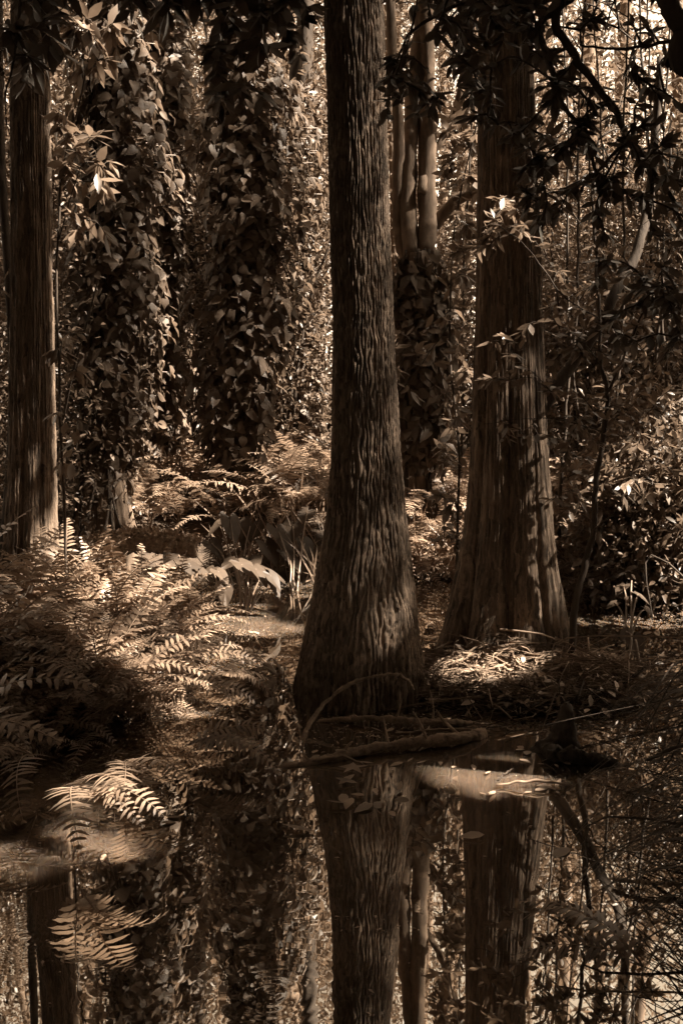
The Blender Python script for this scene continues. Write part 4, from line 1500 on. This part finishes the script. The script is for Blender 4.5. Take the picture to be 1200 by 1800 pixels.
# ------------------------------------------------------------------ unseen canopy added overhead for shade, with gaps cut for sun patches
r_ = np.random.default_rng(99)
ncl = 4200
cc = np.stack([r_.uniform(-11, 20, ncl), r_.uniform(-9, 9.8, ncl), r_.uniform(6.8, 11, ncl)], 1)
cc = cc[~((cc[:, 1] > 6.3) & (r_.random(ncl) < .4))]
ncl = len(cc)
# unseen leaf masses added at the sides and behind to block sky light
wall = np.vstack([np.stack([r_.uniform(-10, 10, 900), r_.uniform(-7, -2.2, 900), r_.uniform(.6, 8, 900)], 1),
                  np.stack([r_.uniform(-10, -5.2, 500), r_.uniform(-4, 8, 500), r_.uniform(.6, 8, 500)], 1),
                  np.stack([r_.uniform(5.2, 11, 600), r_.uniform(-4, 8, 600), r_.uniform(.6, 8, 600)], 1)])
cc = np.vstack([cc, wall])
ncl = len(cc)
low = (cc[:, 1] < -2) & (r_.random(ncl) < .25)
cc[low, 2] = r_.uniform(1.2, 10, low.sum())
sh = np.array([P(r_.uniform(620, 1230), r_.uniform(-100, 430), 4.2) + sv * r_.uniform(4.2, 8) for _ in range(300)] +  # extra unseen clusters put on sun rays to shade chosen spots
              [P(r_.uniform(380, 1100), r_.uniform(1300, 1750), 3.2) + sv * r_.uniform(8.5, 12) for _ in range(160)] +
              [P(r_.uniform(930, 1040), r_.uniform(1260, 1340), 4.5) + sv * r_.uniform(8, 12) for _ in range(40)] +
                            [P(r_.uniform(800, 960), r_.uniform(0, 1100), 5.8) + sv * r_.uniform(8, 12) for _ in range(70)] +
              
              [P(r_.uniform(120, 320), r_.uniform(0, 800), 8.8) + sv * r_.uniform(8, 12) for _ in range(60)])
cc = np.vstack([cc, sh])
ncl = len(cc)
pos = (cc[:, None] + r_.normal(0, .55, (ncl, 34, 3)) * [1, 1, .6]).reshape(-1, 3)
ax_ = r_.normal(size=pos.shape) * [1, 1, .5]
ax_ /= np.linalg.norm(ax_, axis=1)[:, None]
sz_ = r_.uniform(.22, .44, len(pos))
keep = (pos[:, 2] > np.where((pos[:, 1] < -1) | (np.abs(pos[:, 0] + .5) > 4.2), 1.0, 5.8)) & open_to_sun(pos + ax_ * sz_[:, None] * .5, .09)
pos, ax_, sz_ = pos[keep], ax_[keep], sz_[keep]
# unseen leaf curtains added on the sun rays to shade two trunks
ex = []
for k in range(500):
    ex.append(P(r_.uniform(14, 50), r_.uniform(0, 960), 6.95) + sv * r_.uniform(8.5, 12))
for k in range(620):
    ex.append(P(r_.uniform(842, 930), r_.uniform(-60, 620), 5.85) + sv * r_.uniform(7.5, 11))
n0 = len(ex)
seen = set()
for (xa, xb), (ya, yb), d, cnt, _, _, rad in SOFT:  # fine leaves added far up the sun rays to soften trunk and vine light
    if xa in seen:
        continue
    seen.add(xa)
    for k in range(cnt):
        px, py = r_.uniform(xa - 12, xb + 12), r_.uniform(ya - 40, yb + 40)
        if xa == 575 and py < 560 and r_.random() < .5:
            continue
        if r_.random() > .75 + .35 * math.sin(py * .023 + xa) * math.sin(px * .05 + py * .011):
            continue
        ex.append(P(px, py, d + r_.uniform(-.3, .2)) + sv * r_.uniform(13, 20))
ex = np.array(ex)
exa = r_.normal(size=ex.shape) * [1, 1, .5]
exa /= np.linalg.norm(exa, axis=1)[:, None]
exs = np.where(np.arange(len(ex)) < n0, r_.uniform(.16, .3, len(ex)), r_.uniform(.05, .09, len(ex)))
pos, ax_, sz_ = np.vstack([pos, ex - exa * exs[:, None] * .5]), np.vstack([ax_, exa]), np.concatenate([sz_, exs])
n = len(pos)
mb = MB()
scatter(mb, L_SMALL, pos, ax_, r_.normal(0, .5, (n, 3)) + [0, 0, 1], sz_)
tag(mb.build('shade_canopy', M_CANOPY), 'unseen leafy canopy added overhead to shade and dapple the swamp', 'canopy', kind='stuff')
